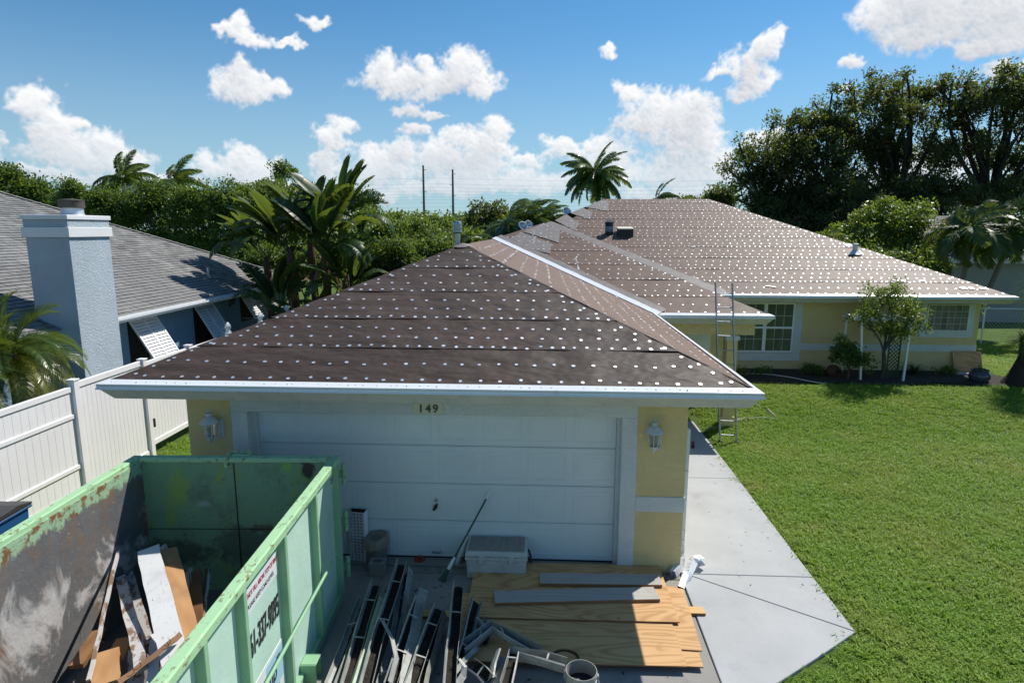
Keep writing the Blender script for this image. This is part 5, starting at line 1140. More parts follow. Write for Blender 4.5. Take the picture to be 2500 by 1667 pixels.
def leafquads(P, size, asp=.5, up=.35, outw=None):
    """leaf-shaped quads at points P"""
    n = len(P); d = rand_unit(n); d[:, 2] += up*.3
    if outw is not None: d += outw*.6
    d /= np.linalg.norm(d, axis=1)[:, None]; nrm = rand_unit(n); nrm[:, 2] = np.abs(nrm[:, 2])+.4; s = np.cross(d, nrm); s /= np.linalg.norm(s, axis=1)[:, None]+1e-9
    L_ = (size*rng.uniform(.65, 1.35, n))[:, None]; w = L_*asp*.5
    V = np.stack([P, P+d*L_*.5+s*w, P+d*L_, P+d*L_*.5-s*w], 1).reshape(-1, 3); F = np.arange(4*n).reshape(n, 4); return V, F
def clumps_in(ells, k, rmin, rmax, shell=.55):
    """sub-clump centres spread near the surface of a set of ellipsoids"""
    vol = np.array([e[3]*e[4]*e[5] for e in ells]) ** (2/3); ix = rng.choice(len(ells), k, p=vol/vol.sum()); E = np.array(ells, float)[ix]
    u = rand_unit(k); u[:, 2] = np.where(u[:, 2] < -.35, -u[:, 2], u[:, 2]); r = rng.uniform(shell, 1.0, k)[:, None]; return E[:, :3]+u*r*E[:, 3:6], rng.uniform(rmin, rmax, k)
def crown(ells, k, per, rmin, rmax, size, asp=.5, shell=.5, mat='leaf_hedge', name='crown', flat=.75):
    C, R = clumps_in(ells, k, rmin, rmax, shell); n = k*per; ci = np.repeat(np.arange(k), per); u = rand_unit(n); rr = rng.uniform(.15, 1.0, n)**.6
    off = u*(rr*R[ci])[:, None]; off[:, 2] *= flat; P = C[ci]+off; V, F = leafquads(P, size, asp, outw=u*.5)
    base = np.clip(rng.normal(.42, .20, k), 0, 1)[ci]; hgt = off[:, 2]/(R[ci]+1e-6); rv = np.clip(base+rng.normal(0, .16, n), 0, .92)
    return npmesh(name, V, F, np.repeat(rv, 4), [M[mat]]), C
def limb(b, a, c, r0, r1, bend=.12, n=5):
    a, c = Vector(a), Vector(c); L_ = (c-a).length; q = Vector((random.uniform(-1, 1), random.uniform(-1, 1), random.uniform(.2, 1)))*bend*L_
    b.tube([a.lerp(c, t)+q*math.sin(math.pi*t) for t in [i/n for i in range(n+1)]], [r0+(r1-r0)*(i/n) for i in range(n+1)], 7)
def tree(label, base, ells, k, per, rr, size, mat, cat='tree', name='tree', bark='bark', tr=.16, group=None, nl=None, shell=.5, asp=.5, fork=.45):
    t = thing(name, label, cat, base, group=group); B = Vector(base); me, C = crown(ells, k, per, rr[0], rr[1], size, asp, shell, mat)
    o = link('crown', me, t); o.matrix_parent_inverse = WM(t).inverted()
    tb = MB(); top = Vector(np.mean(np.array([e[:3] for e in ells]), axis=0)); fk = B.lerp(top, fork); limb(tb, B-Vector((0, 0, .2)), fk, tr*1.25, tr*.85, .04)
    br_ = MB()
    for e in ells:
        c = Vector(e[:3]); limb(br_, fk, c, tr*.6, tr*.25)
    for i in rng.choice(len(C), min(len(C), nl or 14), replace=False):
        c = Vector(C[i]); e = min(ells, key=lambda q_: (Vector(q_[:3])-c).length); limb(br_, Vector(e[:3]).lerp(fk, .25), c, tr*.22, tr*.05)
    obj('trunk', tb, M[bark], t, True); obj('branches', br_, M[bark], t, True); return t
def pxs(px, Y, w): return abs(aty(px+w, 500, Y).x-aty(px, 500, Y).x)
def ell(px, py, Y, rx, ry, rd=None):
    """ellipsoid whose outline covers rx, ry pixels about px, py at depth Y"""
    c = aty(px, py, Y); a = pxs(px, Y, rx); h = (aty(px, py-ry, Y)-c).length; return (c.x, c.y, c.z, a, rd or a*.8, h)
def gnd(px, Y): return (aty(px, 600, Y).x, Y, 0.0)
# tall ficus screen behind the neighbour
H = 'clipped ficus trees of the tall screen'
lab = ['leftmost tree of the tall green screen, above the chimney cap', 'ficus tree of the screen right of the chimney top', 'ficus tree of the screen below the left pair of palms', 'rounded ficus tree in the middle of the green screen', 'dark ficus tree of the screen left of the paddle-leaved plants', 'tall ficus tree of the screen behind the paddle-leaved plants', 'ficus tree at the right end of the green screen']
for i, (px, py, rx, ry, Y) in enumerate(((190, 520, 62, 62, 27), (285, 530, 85, 78, 26), (385, 530, 80, 85, 25.5), (490, 535, 85, 88, 25), (585, 530, 85, 100, 24.5), (700, 540, 110, 105, 26), (850, 545, 90, 90, 25))):
    es = [ell(px, py, Y, rx, ry), ell(px-rx*.35, py-ry*.25, Y-.5, rx*.6, ry*.62), ell(px+rx*.4, py-ry*.1, Y+.3, rx*.6, ry*.7), ell(px, py+90, Y-.4, rx*1.0, 70)]
    tree(lab[i], gnd(px, Y), es, 150, 95, (.35, .75), .16, 'leaf_hedge', name='ficus_tree', group=H, tr=.12)
tree('loose tree top poking above the green screen behind the paddle leaves', gnd(700, 32), [ell(700, 445, 32, 38, 42), ell(685, 420, 32, 22, 22), ell(640, 480, 32, 60, 40)], 60, 70, (.25, .6), .17, 'leaf_hedge', tr=.12)
tree('feathery tree at the left end of the screen with pale branches', gnd(165, 25), [ell(165, 480, 25, 22, 40), ell(185, 470, 25, 22, 30)], 34, 70, (.22, .5), .14, 'leaf_mid', tr=.07)
tree('dark spreading tree behind the neighbour ridge at the far left', gnd(20, 44), [ell(20, 470, 44, 85, 65), ell(85, 490, 44, 55, 40), ell(-40, 450, 44, 60, 50), ell(125, 500, 44, 30, 22)], 150, 90, (.6, 1.3), .30, 'leaf_hedge', tr=.3)
# green shrubs right of the paddle plants
sh = [('bushy light green shrub right of the paddle-leaved plants', 950, 610, 60, 80, 17.5), ('rounded green shrub beside the flue pipe', 1030, 605, 62, 72, 18.5), ('dark bush behind the garage ridge, left of the flue', 905, 590, 50, 90, 20)]
for l, px, py, rx, ry, Y in sh: tree(l, gnd(px, Y), [ell(px, py, Y, rx, ry), ell(px-rx*.3, py-ry*.3, Y, rx*.55, ry*.6), ell(px+rx*.3, py+ry*.4, Y, rx*.6, ry*.6)], 110, 90, (.25, .5), .11, 'leaf_mid', 'shrub', 'shrub', tr=.07)
far = [('far green tree crown behind the left power pole', 1035, 560, 70, 40, 40, 'leaf_bright'), ('far bright tree left of the small palm', 1110, 565, 50, 36, 42, 'leaf_mid'), ('dark rounded tree left of the feathery palm clump', 1195, 545, 60, 52, 36, 'leaf_dark'), ('low bright bush below the small far palm', 1130, 600, 55, 30, 28, 'leaf_bright'), ('dark tree behind the feathery palm clump', 1290, 560, 60, 50, 33, 'leaf_hedge'), ('far low trees at the left of the gap', 965, 560, 45, 40, 45, 'leaf_mid'), ('thin pale tree at the right end of the ridge', 1760, 490, 32, 38, 45, 'leaf_olive'), ('low far tree line behind the ridge palm', 1690, 500, 60, 16, 60, 'leaf_olive')]
for l, px, py, rx, ry, Y, m in far: tree(l, gnd(px, Y), [ell(px, py, Y, rx, ry), ell(px-rx*.4, py+ry*.3, Y, rx*.6, ry*.7), ell(px+rx*.4, py+ry*.2, Y, rx*.6, ry*.7)], 80, 60, (.4, .9), .24, m, tr=.14)
# far wood closing the horizon
_fe = []
for _i in range(60):
    _px = -250+_i*52; _Y = random.uniform(95, 125); _fe.append(ell(_px, 548+random.uniform(-8, 8), _Y, 44, random.uniform(14, 30)))
_me, _C = crown(_fe, 620, 26, .8, 1.8, .75, .6, .3, 'leaf_hedge', 'distant_trees'); _o = link('distant_trees', _me); tag(_o, 'far-off belt of trees closing the horizon', 'trees', kind='stuff')
for l, px, py, rx, ry, Y in (('dense dark shrub under the paddle-leaved clump', 760, 660, 75, 60, 15.5), ('dense shrub filling the gap left of the garage peak', 880, 660, 70, 70, 15), ('low dense shrub just behind the garage hip', 960, 640, 70, 60, 14.5), ('dense shrub behind the neighbour roof end', 650, 640, 70, 60, 20), ('leafy shrub hiding the ground right of the garage peak', 1060, 620, 60, 40, 15.5)):
    tree(l, gnd(px, Y), [ell(px, py, Y, rx, ry), ell(px-rx*.4, py+ry*.3, Y, rx*.6, ry*.7), ell(px+rx*.4, py+ry*.2, Y, rx*.6, ry*.7)], 120, 70, (.25, .5), .12, 'leaf_hedge', 'shrub', 'shrub', tr=.06, shell=.3)
# big dark trees on the right
bg = [('left low crown of the big dark trees beyond the roof', 1900, 450, [(1890, 420, 100, 100), (1850, 470, 75, 85), (1950, 370, 80, 75), (1930, 520, 120, 80), (1870, 540, 70, 60)], 32), ('big dark tree with bare-looking limbs behind the roof slope', 2040, 420, [(2030, 320, 110, 80), (1990, 400, 95, 95), (2090, 390, 105, 90), (2060, 490, 120, 70), (2000, 540, 90, 60)], 33),
      ('tallest dark tree of the big group', 2190, 380, [(2190, 300, 110, 90), (2140, 260, 75, 60), (2240, 250, 85, 65), (2200, 400, 125, 80), (2150, 480, 100, 60), (2270, 470, 80, 60)], 34), ('big dark tree at the right edge with forked trunk', 2400, 360, [(2360, 280, 95, 85), (2440, 245, 90, 70), (2510, 300, 90, 95), (2340, 380, 95, 70), (2450, 400, 85, 60), (2520, 440, 70, 60)], 33)]
for l, px, py, el_, Y in bg:
  el_ = el_+[(a+c*math.cos(q_)*random.uniform(.9, 1.15), b-abs(d*math.sin(q_))*random.uniform(.9, 1.2), random.uniform(14, 30), random.uniform(14, 30)) for (a, b, c, d) in el_ for q_ in (random.uniform(.2, 1.3), random.uniform(1.3, 2.0), random.uniform(1.8, 2.9))]
  tree(l, gnd(px, Y), [ell(a, b, Y+random.uniform(-1.5, 1.5), c, d) for a, b, c, d in el_], 300, 85, (.25, .95), .19, 'leaf_dark', bark='barkdk', tr=.22, nl=34, shell=.25, fork=.55)
tree('dark understorey below the left big trees, just behind the roof slope', gnd(1950, 30), [ell(1880, 560, 30, 90, 60), ell(1990, 560, 30, 100, 70), ell(2090, 540, 30, 90, 70), ell(2010, 480, 31, 110, 60)], 260, 75, (.35, .8), .2, 'leaf_dark', bark='barkdk', tr=.2, shell=.2)
tree('dark understorey below the right big trees, behind the palm crowns', gnd(2330, 31), [ell(2200, 500, 31, 90, 60), ell(2290, 490, 31, 80, 60), ell(2390, 500, 31, 90, 70), ell(2500, 500, 31, 80, 80)], 200, 75, (.35, .8), .2, 'leaf_dark', bark='barkdk', tr=.2, shell=.2)
tree('bright green leafy tree in front of the big dark trees', gnd(2150, 24), [ell(2110, 560, 24, 75, 55), ell(2190, 540, 24, 75, 60), ell(2060, 580, 24, 45, 40), ell(2240, 570, 24, 40, 45), ell(2150, 620, 24, 110, 45)], 170, 85, (.3, .65), .15, 'leaf_bright', tr=.14)
tree('dark undergrowth between the roof slope and the palm trunks', gnd(2130, 22), [ell(2120, 650, 22, 110, 50), ell(2240, 660, 22, 80, 55), ell(2030, 600, 22, 50, 30)], 130, 80, (.3, .6), .14, 'leaf_hedge', 'shrub', 'shrub', tr=.1)
tree('olive thicket behind the two palm trunks', gnd(2350, 23), [ell(2300, 640, 23, 70, 70), ell(2370, 650, 23, 60, 60), ell(2420, 600, 23, 60, 50), ell(2330, 580, 23, 60, 50)], 140, 80, (.25, .6), .12, 'leaf_olive', 'shrub', 'shrub', tr=.08)
tree('pale screen of trees far behind the palm crowns', gnd(2400, 40), [ell(2330, 520, 40, 90, 60), ell(2440, 500, 40, 90, 60), ell(2260, 560, 40, 60, 50)], 120, 70, (.5, 1.0), .24, 'leaf_olive', tr=.2)
tree('glossy shrub between the house corner and the chain-link fence', (18.3, 14.6, .2), [(18.3, 14.6, 1.3, .55, .5, .8), (18.6, 14.5, 1.9, .35, .4, .4), (18.0, 14.6, .8, .5, .5, .5)], 60, 70, (.15, .32), .10, 'leaf_hedge', 'shrub', 'shrub', tr=.04)

# ------------------------------------------------------------------ palms
def frond_mesh(name, L_, a0, droop, nl, ll, lw, mat, vee=.5, hang=.5, pet=.12, twist=0.0):
    """arching pinnate frond leaving the origin along +x"""
    n = 16; pts = []; p = Vector((0, 0, 0)); ang = a0
    for i in range(n+1):
        t = i/n; pts.append((p.copy(), ang)); ang = a0-droop*(t**1.35); p = p+Vector((math.cos(ang), 0, math.sin(ang)))*(L_/n)
    def at(t):
        f = t*n; i = min(int(f), n-1); q_ = f-i; return pts[i][0].lerp(pts[i+1][0], q_), pts[i][1]*(1-q_)+pts[i+1][1]*q_
    V, F, Rn = [], [], []
    for i in range(n):          # rachis as a thin 3-sided strip
        r0, r1 = .022*L_/2.5*(1-i/n)+.004, .022*L_/2.5*(1-(i+1)/n)+.004; b = len(V); a_, c_ = pts[i][0], pts[i+1][0]
        V += [a_+Vector((0, r0, 0)), a_+Vector((0, -r0, 0)), c_+Vector((0, -r1, 0)), c_+Vector((0, r1, 0))]; F.append((b, b+1, b+2, b+3)); Rn += [.75]*4
        b = len(V); V += [a_+Vector((0, 0, r0)), a_+Vector((0, 0, -r0)), c_+Vector((0, 0, -r1)), c_+Vector((0, 0, r1))]; F.append((b, b+1, b+2, b+3)); Rn += [.75]*4
    for s_ in (-1, 1):
        for k in range(nl):
            t = pet+(1-pet)*(k+random.uniform(.2, .8))/nl; o_, an = at(t); env = math.sin(math.pi*min(1, (t-pet)/(1-pet)*.86+.13))**.65; l = ll*env*random.uniform(.85, 1.12)
            fw = .30+.75*t; T = Vector((math.cos(an), 0, math.sin(an))); N_ = Vector((-math.sin(an), 0, math.cos(an))); Y_ = Vector((0, s_, 0))
            d = (Y_*math.cos(vee)+T*fw+N_*math.sin(vee)*random.uniform(.5, 1.2)).normalized(); d2 = (d+Vector((0, 0, -hang*random.uniform(.7, 1.4)))).normalized(); d3 = (d2+Vector((0, 0, -hang*1.0))).normalized()
            wv = T*lw*.5; p0_, p1_, p2_, p3_ = o_, o_+d*l*.35, o_+d*l*.35+d2*l*.35, o_+d*l*.35+d2*l*.35+d3*l*.3; b = len(V); rv = random.uniform(.1, .9)
            V += [p0_-wv*.5, p0_+wv*.5, p1_+wv, p1_-wv, p2_+wv*.8, p2_-wv*.8, p3_]; F += [(b, b+1, b+2, b+3), (b+3, b+2, b+4, b+5), (b+5, b+4, b+6, b+6)]; Rn += [rv]*7
    me = bpy.data.meshes.new(name); me.from_pydata([tuple(v) for v in V], [], [f if f[2] != f[3] else f[:3] for f in F]); at_ = me.attributes.new('rnd', 'FLOAT', 'POINT'); at_.data.foreach_set('value', Rn); me.materials.append(M[mat]); return me
def palm(label, base, top, L_, nf, variants, tr=.14, name='palm_tree', el=(-.5, 1.2), group=None, shaft=None, lean=0.0, bulge=1.3, trunkmat='palmtrunk', sc=(.9, 1.1), skew=0.0, cat='palm tree'):
    t = thing(name, label, cat, base, group=group); B, T = Vector(base), Vector(top); b = MB(); n = 10
    P = [B.lerp(T, i/n)+Vector((lean*math.sin(math.pi*i/n), 0, 0)) for i in range(n+1)]; b.tube([P[0]-Vector((0, 0, .2))]+P, [tr*bulge]+[tr*(bulge+(1-bulge)*min(1, i/4))*(1-.25*i/n) for i in range(n+1)], 10)
    obj('trunk', b, M[trunkmat], t, True)
    if shaft: obj('crownshaft', MB().tube([T-Vector((0, 0, .05)), T+Vector((0, 0, shaft*.5)), T+Vector((0, 0, shaft))], [tr*.95, tr*.9, tr*.5], 10), M['shaft'], t, True); T = T+Vector((0, 0, shaft*.9))
    for i in range(nf):
        f = (i+.5)/nf; az_ = i*2.39996+skew; e = el[0]+(el[1]-el[0])*f; s_ = random.uniform(*sc)*(1-.15*f)
        me = variants[min(len(variants)-1, int((1-f)*len(variants)))]
        o = link('frond', me, t); o.location = T-B; o.rotation_mode = 'ZYX'; o.rotation_euler = (random.uniform(-.25, .25), -(e-.0), az_); o.scale = (s_, s_, s_)
    return t
coco = [frond_mesh('coco_frond', 3.3, .25, .9, 46, .85, .10, 'palm', .3, .5), frond_mesh('coco_frond', 3.3, .2, 1.3, 46, .95, .10, 'palm', .0, 1.0), frond_mesh('coco_frond', 3.3, .1, 1.2, 46, .95, .10, 'palm', -.3, 1.3)]
def palm_at(label, px, py, Y, L_, nf, vs_, **k):
    c = aty(px, py, Y); s_ = L_/3.3; k.setdefault('sc', (s_*.9, s_*1.08)); return palm(label, (c.x+k.pop('bx', 0), Y, 0), c, L_, nf, vs_, **k)
palm_at('tall coconut palm rising over the roof ridge', 1455, 425, 52, 3.9, 46, coco, tr=.2, el=(-1.25, 1.4), lean=.3)
palm_at('small coconut palm peeping over the roof ridge', 1603, 486, 60, 3.0, 18, coco, tr=.15, el=(-.1, 1.3))
palm_at('coconut palm behind the green screen, left of the pair', 298, 436, 46, 3.2, 22, coco, tr=.15, el=(-.2, 1.35)); palm_at('coconut palm behind the green screen, right of the pair', 420, 442, 46, 3.3, 20, coco, tr=.15, el=(-.1, 1.2), skew=.9)
palm_at('small far palm beside the right power pole', 1143, 530, 70, 2.4, 16, coco, tr=.15, el=(-.5, 1.2))
young = [frond_mesh('young_frond', 3.3, .5, .8, 40, .55, .05, 'palm', .45, .3), frond_mesh('young_frond', 3.3, .3, 1.3, 40, .6, .05, 'palm', .2, .6)]
palm_at('young palm with upright fronds left of the flue pipe', 1065, 590, 24, 1.9, 13, young, tr=.10, el=(.3, 1.4)); palm_at('young bright palm with upright fronds right of the flue pipe', 1122, 600, 20, 1.9, 13, young, tr=.10, el=(.35, 1.4), skew=1.0)
areca = [frond_mesh('areca_frond', 3.3, .5, 1.7, 46, .85, .09, 'palm', .3, .7), frond_mesh('areca_frond', 3.3, .4, 2.1, 46, .9, .09, 'palm', .1, 1.0)]
for l, px, py, Y, k in (('feathery palm clump left part behind the roof', 1245, 560, 25, 0), ('feathery palm clump middle part behind the roof', 1290, 560, 24, 1), ('feathery palm clump right part beside the satellite dish', 1325, 565, 25, 2)): palm_at(l, px, py-10, Y, 2.3, 30, areca, tr=.09, el=(.0, 1.25), skew=k*1.1, group='feathery palm clump')
adon = [frond_mesh('adonidia_frond', 2.0, .6, 1.9, 40, .62, .085, 'adon', .5, .35), frond_mesh('adonidia_frond', 2.0, .3, 2.2, 40, .65, .085, 'adon', .3, .6)]
for l, px, py, px2, bx, sk in (('left Christmas-type palm with green crownshaft behind the roof tip', 2368, 602, 0, -.35, 0.0), ('right leaning palm with green crownshaft by the grey house', 2462, 600, 0, -1.15, .8)):
    c = aty(px, py, 17.5); palm(l.replace('Christmas-type ', ''), (c.x+bx, 17.5, 0), c, 2.0, 13, adon, tr=.115, el=(-.15, 1.3), shaft=.75, sc=(1.0, 1.2), skew=sk)
date = [frond_mesh('date_frond', 1.5, .6, 1.5, 80, .32, .017, 'palm', .5, .2), frond_mesh('date_frond', 1.5, .4, 1.8, 80, .34, .017, 'palm', .35, .3), frond_mesh('date_frond', 1.5, .1, 1.6, 80, .34, .017, 'palmyel', .2, .4)]
c = atx(28, 862, -5.05); palm('pygmy date palm with yellowing fronds behind the fence at the left', (c.x, c.y, -.1), c, 1.5, 58, date, tr=.10, el=(-.75, 1.3), sc=(.75, 1.0), cat='palm tree')
c = Vector((c.x-.2, c.y-1.1, c.z-.35)); palm('second pygmy date palm cut by the left picture edge', (c.x, c.y, -.1), c, 1.5, 44, date, tr=.10, el=(-.75, 1.2), sc=(.7, .95), skew=.6)
# ---- ponytail palms at the right edge: swollen foot, drooping grass-like heads
def drooper(name, n, L_, lw, mat):
    V, F, Rn = [], [], []
    for i in range(n):
        az_ = random.uniform(0, 2*math.pi); e = random.uniform(.1, 1.45); l = L_*random.uniform(.7, 1.1); p = Vector((0, 0, 0)); d = Vector((math.cos(az_)*math.cos(e), math.sin(az_)*math.cos(e), math.sin(e))); s_ = Vector((-math.sin(az_), math.cos(az_), 0))*lw*.5; b = len(V); rv = random.uniform(.1, .9); m = 7
        for j in range(m+1):
            w_ = s_*(1-j/m*.85); V += [p+w_, p-w_]; Rn += [rv, rv]; p = p+d*(l/m); d = (d+Vector((0, 0, -.42))).normalized()
        F += [(b+2*j, b+2*j+1, b+2*j+3, b+2*j+2) for j in range(m)]
    me = bpy.data.meshes.new(name); me.from_pydata([tuple(v) for v in V], [], F); at_ = me.attributes.new('rnd', 'FLOAT', 'POINT'); at_.data.foreach_set('value', Rn); me.materials.append(M[mat]); return me
drp = drooper('ponytail_head', 260, 1.0, .02, 'palm')
pb = atz(2000+2150/4.48, 650+1330/4.48, .2); pt_ = thing('ponytail_palm', 'ponytail palm with swollen dark foot at the right edge of the lawn', 'palm tree', (pb.x, pb.y, .15)); P0 = Vector((pb.x, pb.y, .1))
obj('trunk', MB().tube([P0, P0+Vector((0, 0, .12)), P0+Vector((.02, 0, .45)), P0+Vector((.10, 0, .9)), P0+Vector((.22, 0, 1.5)), P0+Vector((.3, 0, 2.6))], [.52, .42, .24, .15, .12, .09], 14), M['barkdk'], pt_, True)
obj('branch', MB().tube([P0+Vector((.06, 0, .7)), P0+Vector((-.05, -.1, 1.05)), P0+Vector((-.12, -.15, 1.35))], [.10, .07, .06], 8), M['barkdk'], pt_, True)
for q_, s_ in ((Vector((-.12, -.15, 1.38)), .72), (Vector((.3, 0, 2.65)), 1.0), (Vector((.55, .2, 2.2)), .8), (Vector((.35, -.2, 3.1)), .9)): o = link('leaf_head', drp, pt_); o.location = P0+q_-Vector(pt_.location); o.scale = (s_, s_, s_*1.05); o.rotation_euler = (0, 0, random.uniform(0, 6))

# ------------------------------------------------------------------ paddle-leaved (giant bird of paradise) plants
def paddle(name, L_, W_, pet, a0, droop, tears, mat='strel'):
    n = 16; V, F, Rn = [], [], []; p = Vector((0, 0, 0)); pts = []; ang = a0; tot = pet+L_
    for i in range(25):
        t = i/24; pts.append((p.copy(), ang)); ang = a0-droop*max(0, t-.25)**1.3*1.4; p = p+Vector((math.cos(ang), 0, math.sin(ang)))*(tot/24)
    def at(s_):
        f = min(s_/tot, 1)*24; i = min(int(f), 23); q_ = f-i; return pts[i][0].lerp(pts[i+1][0], q_), pts[i][1]*(1-q_)+pts[i+1][1]*q_
    for i in range(24):
        r0, r1 = .035*(1-i/26), .035*(1-(i+1)/26); b = len(V); a_, c_ = pts[i][0], pts[i+1][0]; V += [a_+Vector((0, r0, 0)), a_+Vector((0, -r0, .0)), a_+Vector((0, 0, -r0)), c_+Vector((0, r1, 0)), c_+Vector((0, -r1, 0)), c_+Vector((0, 0, -r1))]; F += [(b, b+3, b+4, b+1), (b+1, b+4, b+5, b+2), (b+2, b+5, b+3, b)]; Rn += [.85]*6
    m = 22
    for sd_ in (-1, 1):
        k = 0
        while k < m:
            g_ = 1 if random.random() < tears else random.choice((2, 3, 4)); g_ = min(g_, m-k); sag = random.uniform(.0, .3) if tears > .2 else random.uniform(0, .08); rv = random.uniform(.1, .6)
            b = len(V)
            for j in range(g_+1):
                t = (k+j)/m; s_ = pet+L_*t; o_, an = at(s_); w_ = W_*.5*(math.sin(math.pi*min(.995, .06+t*.93))**.55); N_ = Vector((-math.sin(an), 0, math.cos(an))); Y_ = Vector((0, sd_, 0)); sh_ = (-.012 if (j == g_ and tears > 0) else 0)*L_
                T_ = Vector((math.cos(an), 0, math.sin(an))); V += [o_+T_*sh_*.3, o_+Y_*w_*.55+N_*w_*.30+T_*(sh_+.04*L_), o_+Y_*w_*(1-sag*.3)+N_*w_*(.28-sag)+T_*(sh_*1.6+.09*L_)+Vector((0, 0, -sag*w_))]; Rn += [rv+.12, rv, rv]
            F += [(b+3*j, b+3*j+3, b+3*j+4, b+3*j+1) if sd_ > 0 else (b+3*j, b+3*j+1, b+3*j+4, b+3*j+3) for j in range(g_)] + [(b+3*j+1, b+3*j+4, b+3*j+5, b+3*j+2) if sd_ > 0 else (b+3*j+1, b+3*j+2, b+3*j+5, b+3*j+4) for j in range(g_)]; k += g_
    me = bpy.data.meshes.new(name); me.from_pydata([tuple(v) for v in V], [], F); at_ = me.attributes.new('rnd', 'FLOAT', 'POINT'); at_.data.foreach_set('value', Rn); me.materials.append(M[mat]); me.polygons.foreach_set('use_smooth', [True]*len(F)); return me
pads = [paddle('paddle_leaf', 1.6, .78, .7, 1.2, .25, .0), paddle('paddle_leaf', 1.6, .76, .8, 1.1, .6, .12), paddle('paddle_leaf', 1.5, .74, .8, 1.0, 1.5, .5), paddle('paddle_leaf', 1.5, .7, .8, .7, 2.3, .7)]
padd = paddle('dead_leaf', 1.3, .4, .7, -.2, 1.3, .9, 'oldleaf') if 'oldleaf' in M else None
M['oldleaf'] = leafmat('dry_brown_leaf', (.10, .065, .035), (.22, .15, .08), .2, .7); padd = paddle('dead_leaf', 1.3, .42, .6, -.3, 1.2, .9, 'oldleaf'); pady = paddle('yellow_leaf', 1.4, .45, .8, .6, 2.6, .5, 'palmyel')
M['streltrunk'] = simple('fibrous_brown_trunk', (.15, .085, .05), (.07, .045, .03), .95, 5, 18, .8, .04, aniso=(1, 1, 4))
def strel(label, x, y, h, nf, fan, spread=1.1, sc=1.0, low=4):
    t = thing('paddle_leaf_plant', label, 'plant', (x, y, 0), group='giant paddle-leaved plants behind the garage'); T = Vector((random.uniform(-.15, .15), random.uniform(-.15, .15), h)); obj('stem', MB().tube([(0, 0, -.2), T*.5+Vector((.05, 0, 0)), T, T+Vector((0, 0, .35))], [.15, .125, .13, .06], 10), M['streltrunk'], t, True, world=False)
    for i in range(nf):
        f = (i+.5)/nf*2-1; a = fan if f > 0 else fan+math.pi; tilt = abs(f)*spread; me = pads[0] if abs(f) < .35 else pads[1] if abs(f) < .65 else pads[2] if abs(f) < .85 else pads[3]
        o = link('paddle_leaf', me, t); o.location = T+Vector((0, 0, .05+.25*(1-abs(f)))); o.rotation_mode = 'ZYX'; o.rotation_euler = (random.uniform(-.5, .5), tilt*.45-.32+random.uniform(-.1, .1), a+random.uniform(-.45, .45)); s_ = sc*random.uniform(.85, 1.1); o.scale = (s_, s_, s_)
    for i in range(low): o = link('dead_leaf', padd, t); o.location = T+Vector((0, 0, -.1)); o.rotation_euler = (0, random.uniform(.3, .9), random.uniform(0, 6.28)); o.scale = (sc*.8,)*3
    return t
for (l, px, Y, h, nf, fan, s_, lw_) in (('tallest paddle-leaved plant with upright fan over the garage roof', 838, 13.0, 4.3, 16, .35, 1.0, 3), ('paddle-leaved plant with brown fibrous stem in the middle of the clump', 790, 12.4, 3.6, 18, -.25, 1.02, 5), ('paddle-leaved plant of the clump in front of the neighbour roof end', 715, 12.8, 3.5, 18, .5, 1.05, 3), ('leftmost paddle-leaved plant drooping over the neighbour roof', 672, 11.6, 1.6, 14, -.1, .95, 2), ('short paddle-leaved plant right of the brown stem', 850, 12.0, 2.2, 12, .9, .9, 3), ('low young paddle-leaved plant under the clump', 760, 11.4, .8, 8, .2, .8, 2), ('rear paddle-leaved plant hidden in the clump', 760, 14.0, 4.0, 14, .1, 1.05, 3), ('paddle-leaved plant of the clump nearest the green screen', 650, 14.0, 3.1, 15, .3, 1.05, 2)):
    strel(l, aty(px, 600, Y).x, Y, h, nf, fan, 1.0, s_*.88, lw_)
yp = thing('yellow_drooping_leaf', 'yellow paddle leaf hanging right of the brown stem', 'leaf', (aty(855, 600, 11.9).x, 11.9, 2.4)); o = link('blade', pady, yp); o.rotation_euler = (0, 0, .3); o.scale = (.9, .9, .9)

# ------------------------------------------------------------------ flowering tree and bed before the main wall
fx = tree('yellow-flowering small tree trained on the white arbor', (13.45, 10.0, .25), [(13.45, 9.95, 2.35, .85, .6, .55), (13.2, 9.9, 2.8, .55, .5, .35), (14.05, 9.9, 1.95, .55, .5, .42), (12.85, 9.9, 1.9, .5, .45, .35), (13.6, 9.9, 1.55, .65, .5, .35)], 95, 60, (.14, .34), .075, 'leaf_flower', name='flowering_tree', tr=.055, nl=22)
tree('dark leafy bush left of the flowering tree', (12.55, 9.95, .25), [(12.45, 9.95, .95, .5, .4, .35), (12.75, 9.9, .65, .45, .4, .3), (12.3, 9.9, 1.25, .28, .3, .25)], 46, 55, (.12, .26), .085, 'leaf_hedge', 'bush', 'bush', tr=.03)
bush2 = thing('spiky_bush', 'dark spiky bush against the yellow wall', 'bush', (14.75, 10.7, .22)); me = drooper('spiky_leaves', 170, .62, .03, 'leaf_dark'); o = link('leaves', me, bush2); o.location = (0, 0, .1)
wl = M['white']
ab = thing('garden_arbor', 'weathered white arbor with slanting posts under the flowering tree', 'arbor', (13.35, 10.0, .25))
for (x0, y0, x1, y1, zt) in ((12.83, 9.85, 12.72, 9.9, 2.05), (13.93, 9.75, 14.03, 9.85, 2.0), (12.62, 10.55, 12.62, 10.55, 2.05), (13.75, 10.5, 13.8, 10.5, 2.0)): obj('post', MB().plank((x0, y0, .2), (x1, y1, zt), .05, .05, (1, 0, 0)), wl, ab)
for y in (9.88, 10.52): obj('beam', MB().bb(12.5, 14.2, y-.02, y+.02, 1.98, 2.06), wl, ab)
for i in range(6): obj('slat', MB().bb(12.62+.28*i, 12.66+.28*i, 9.75, 10.65, 2.06, 2.11), wl, ab)
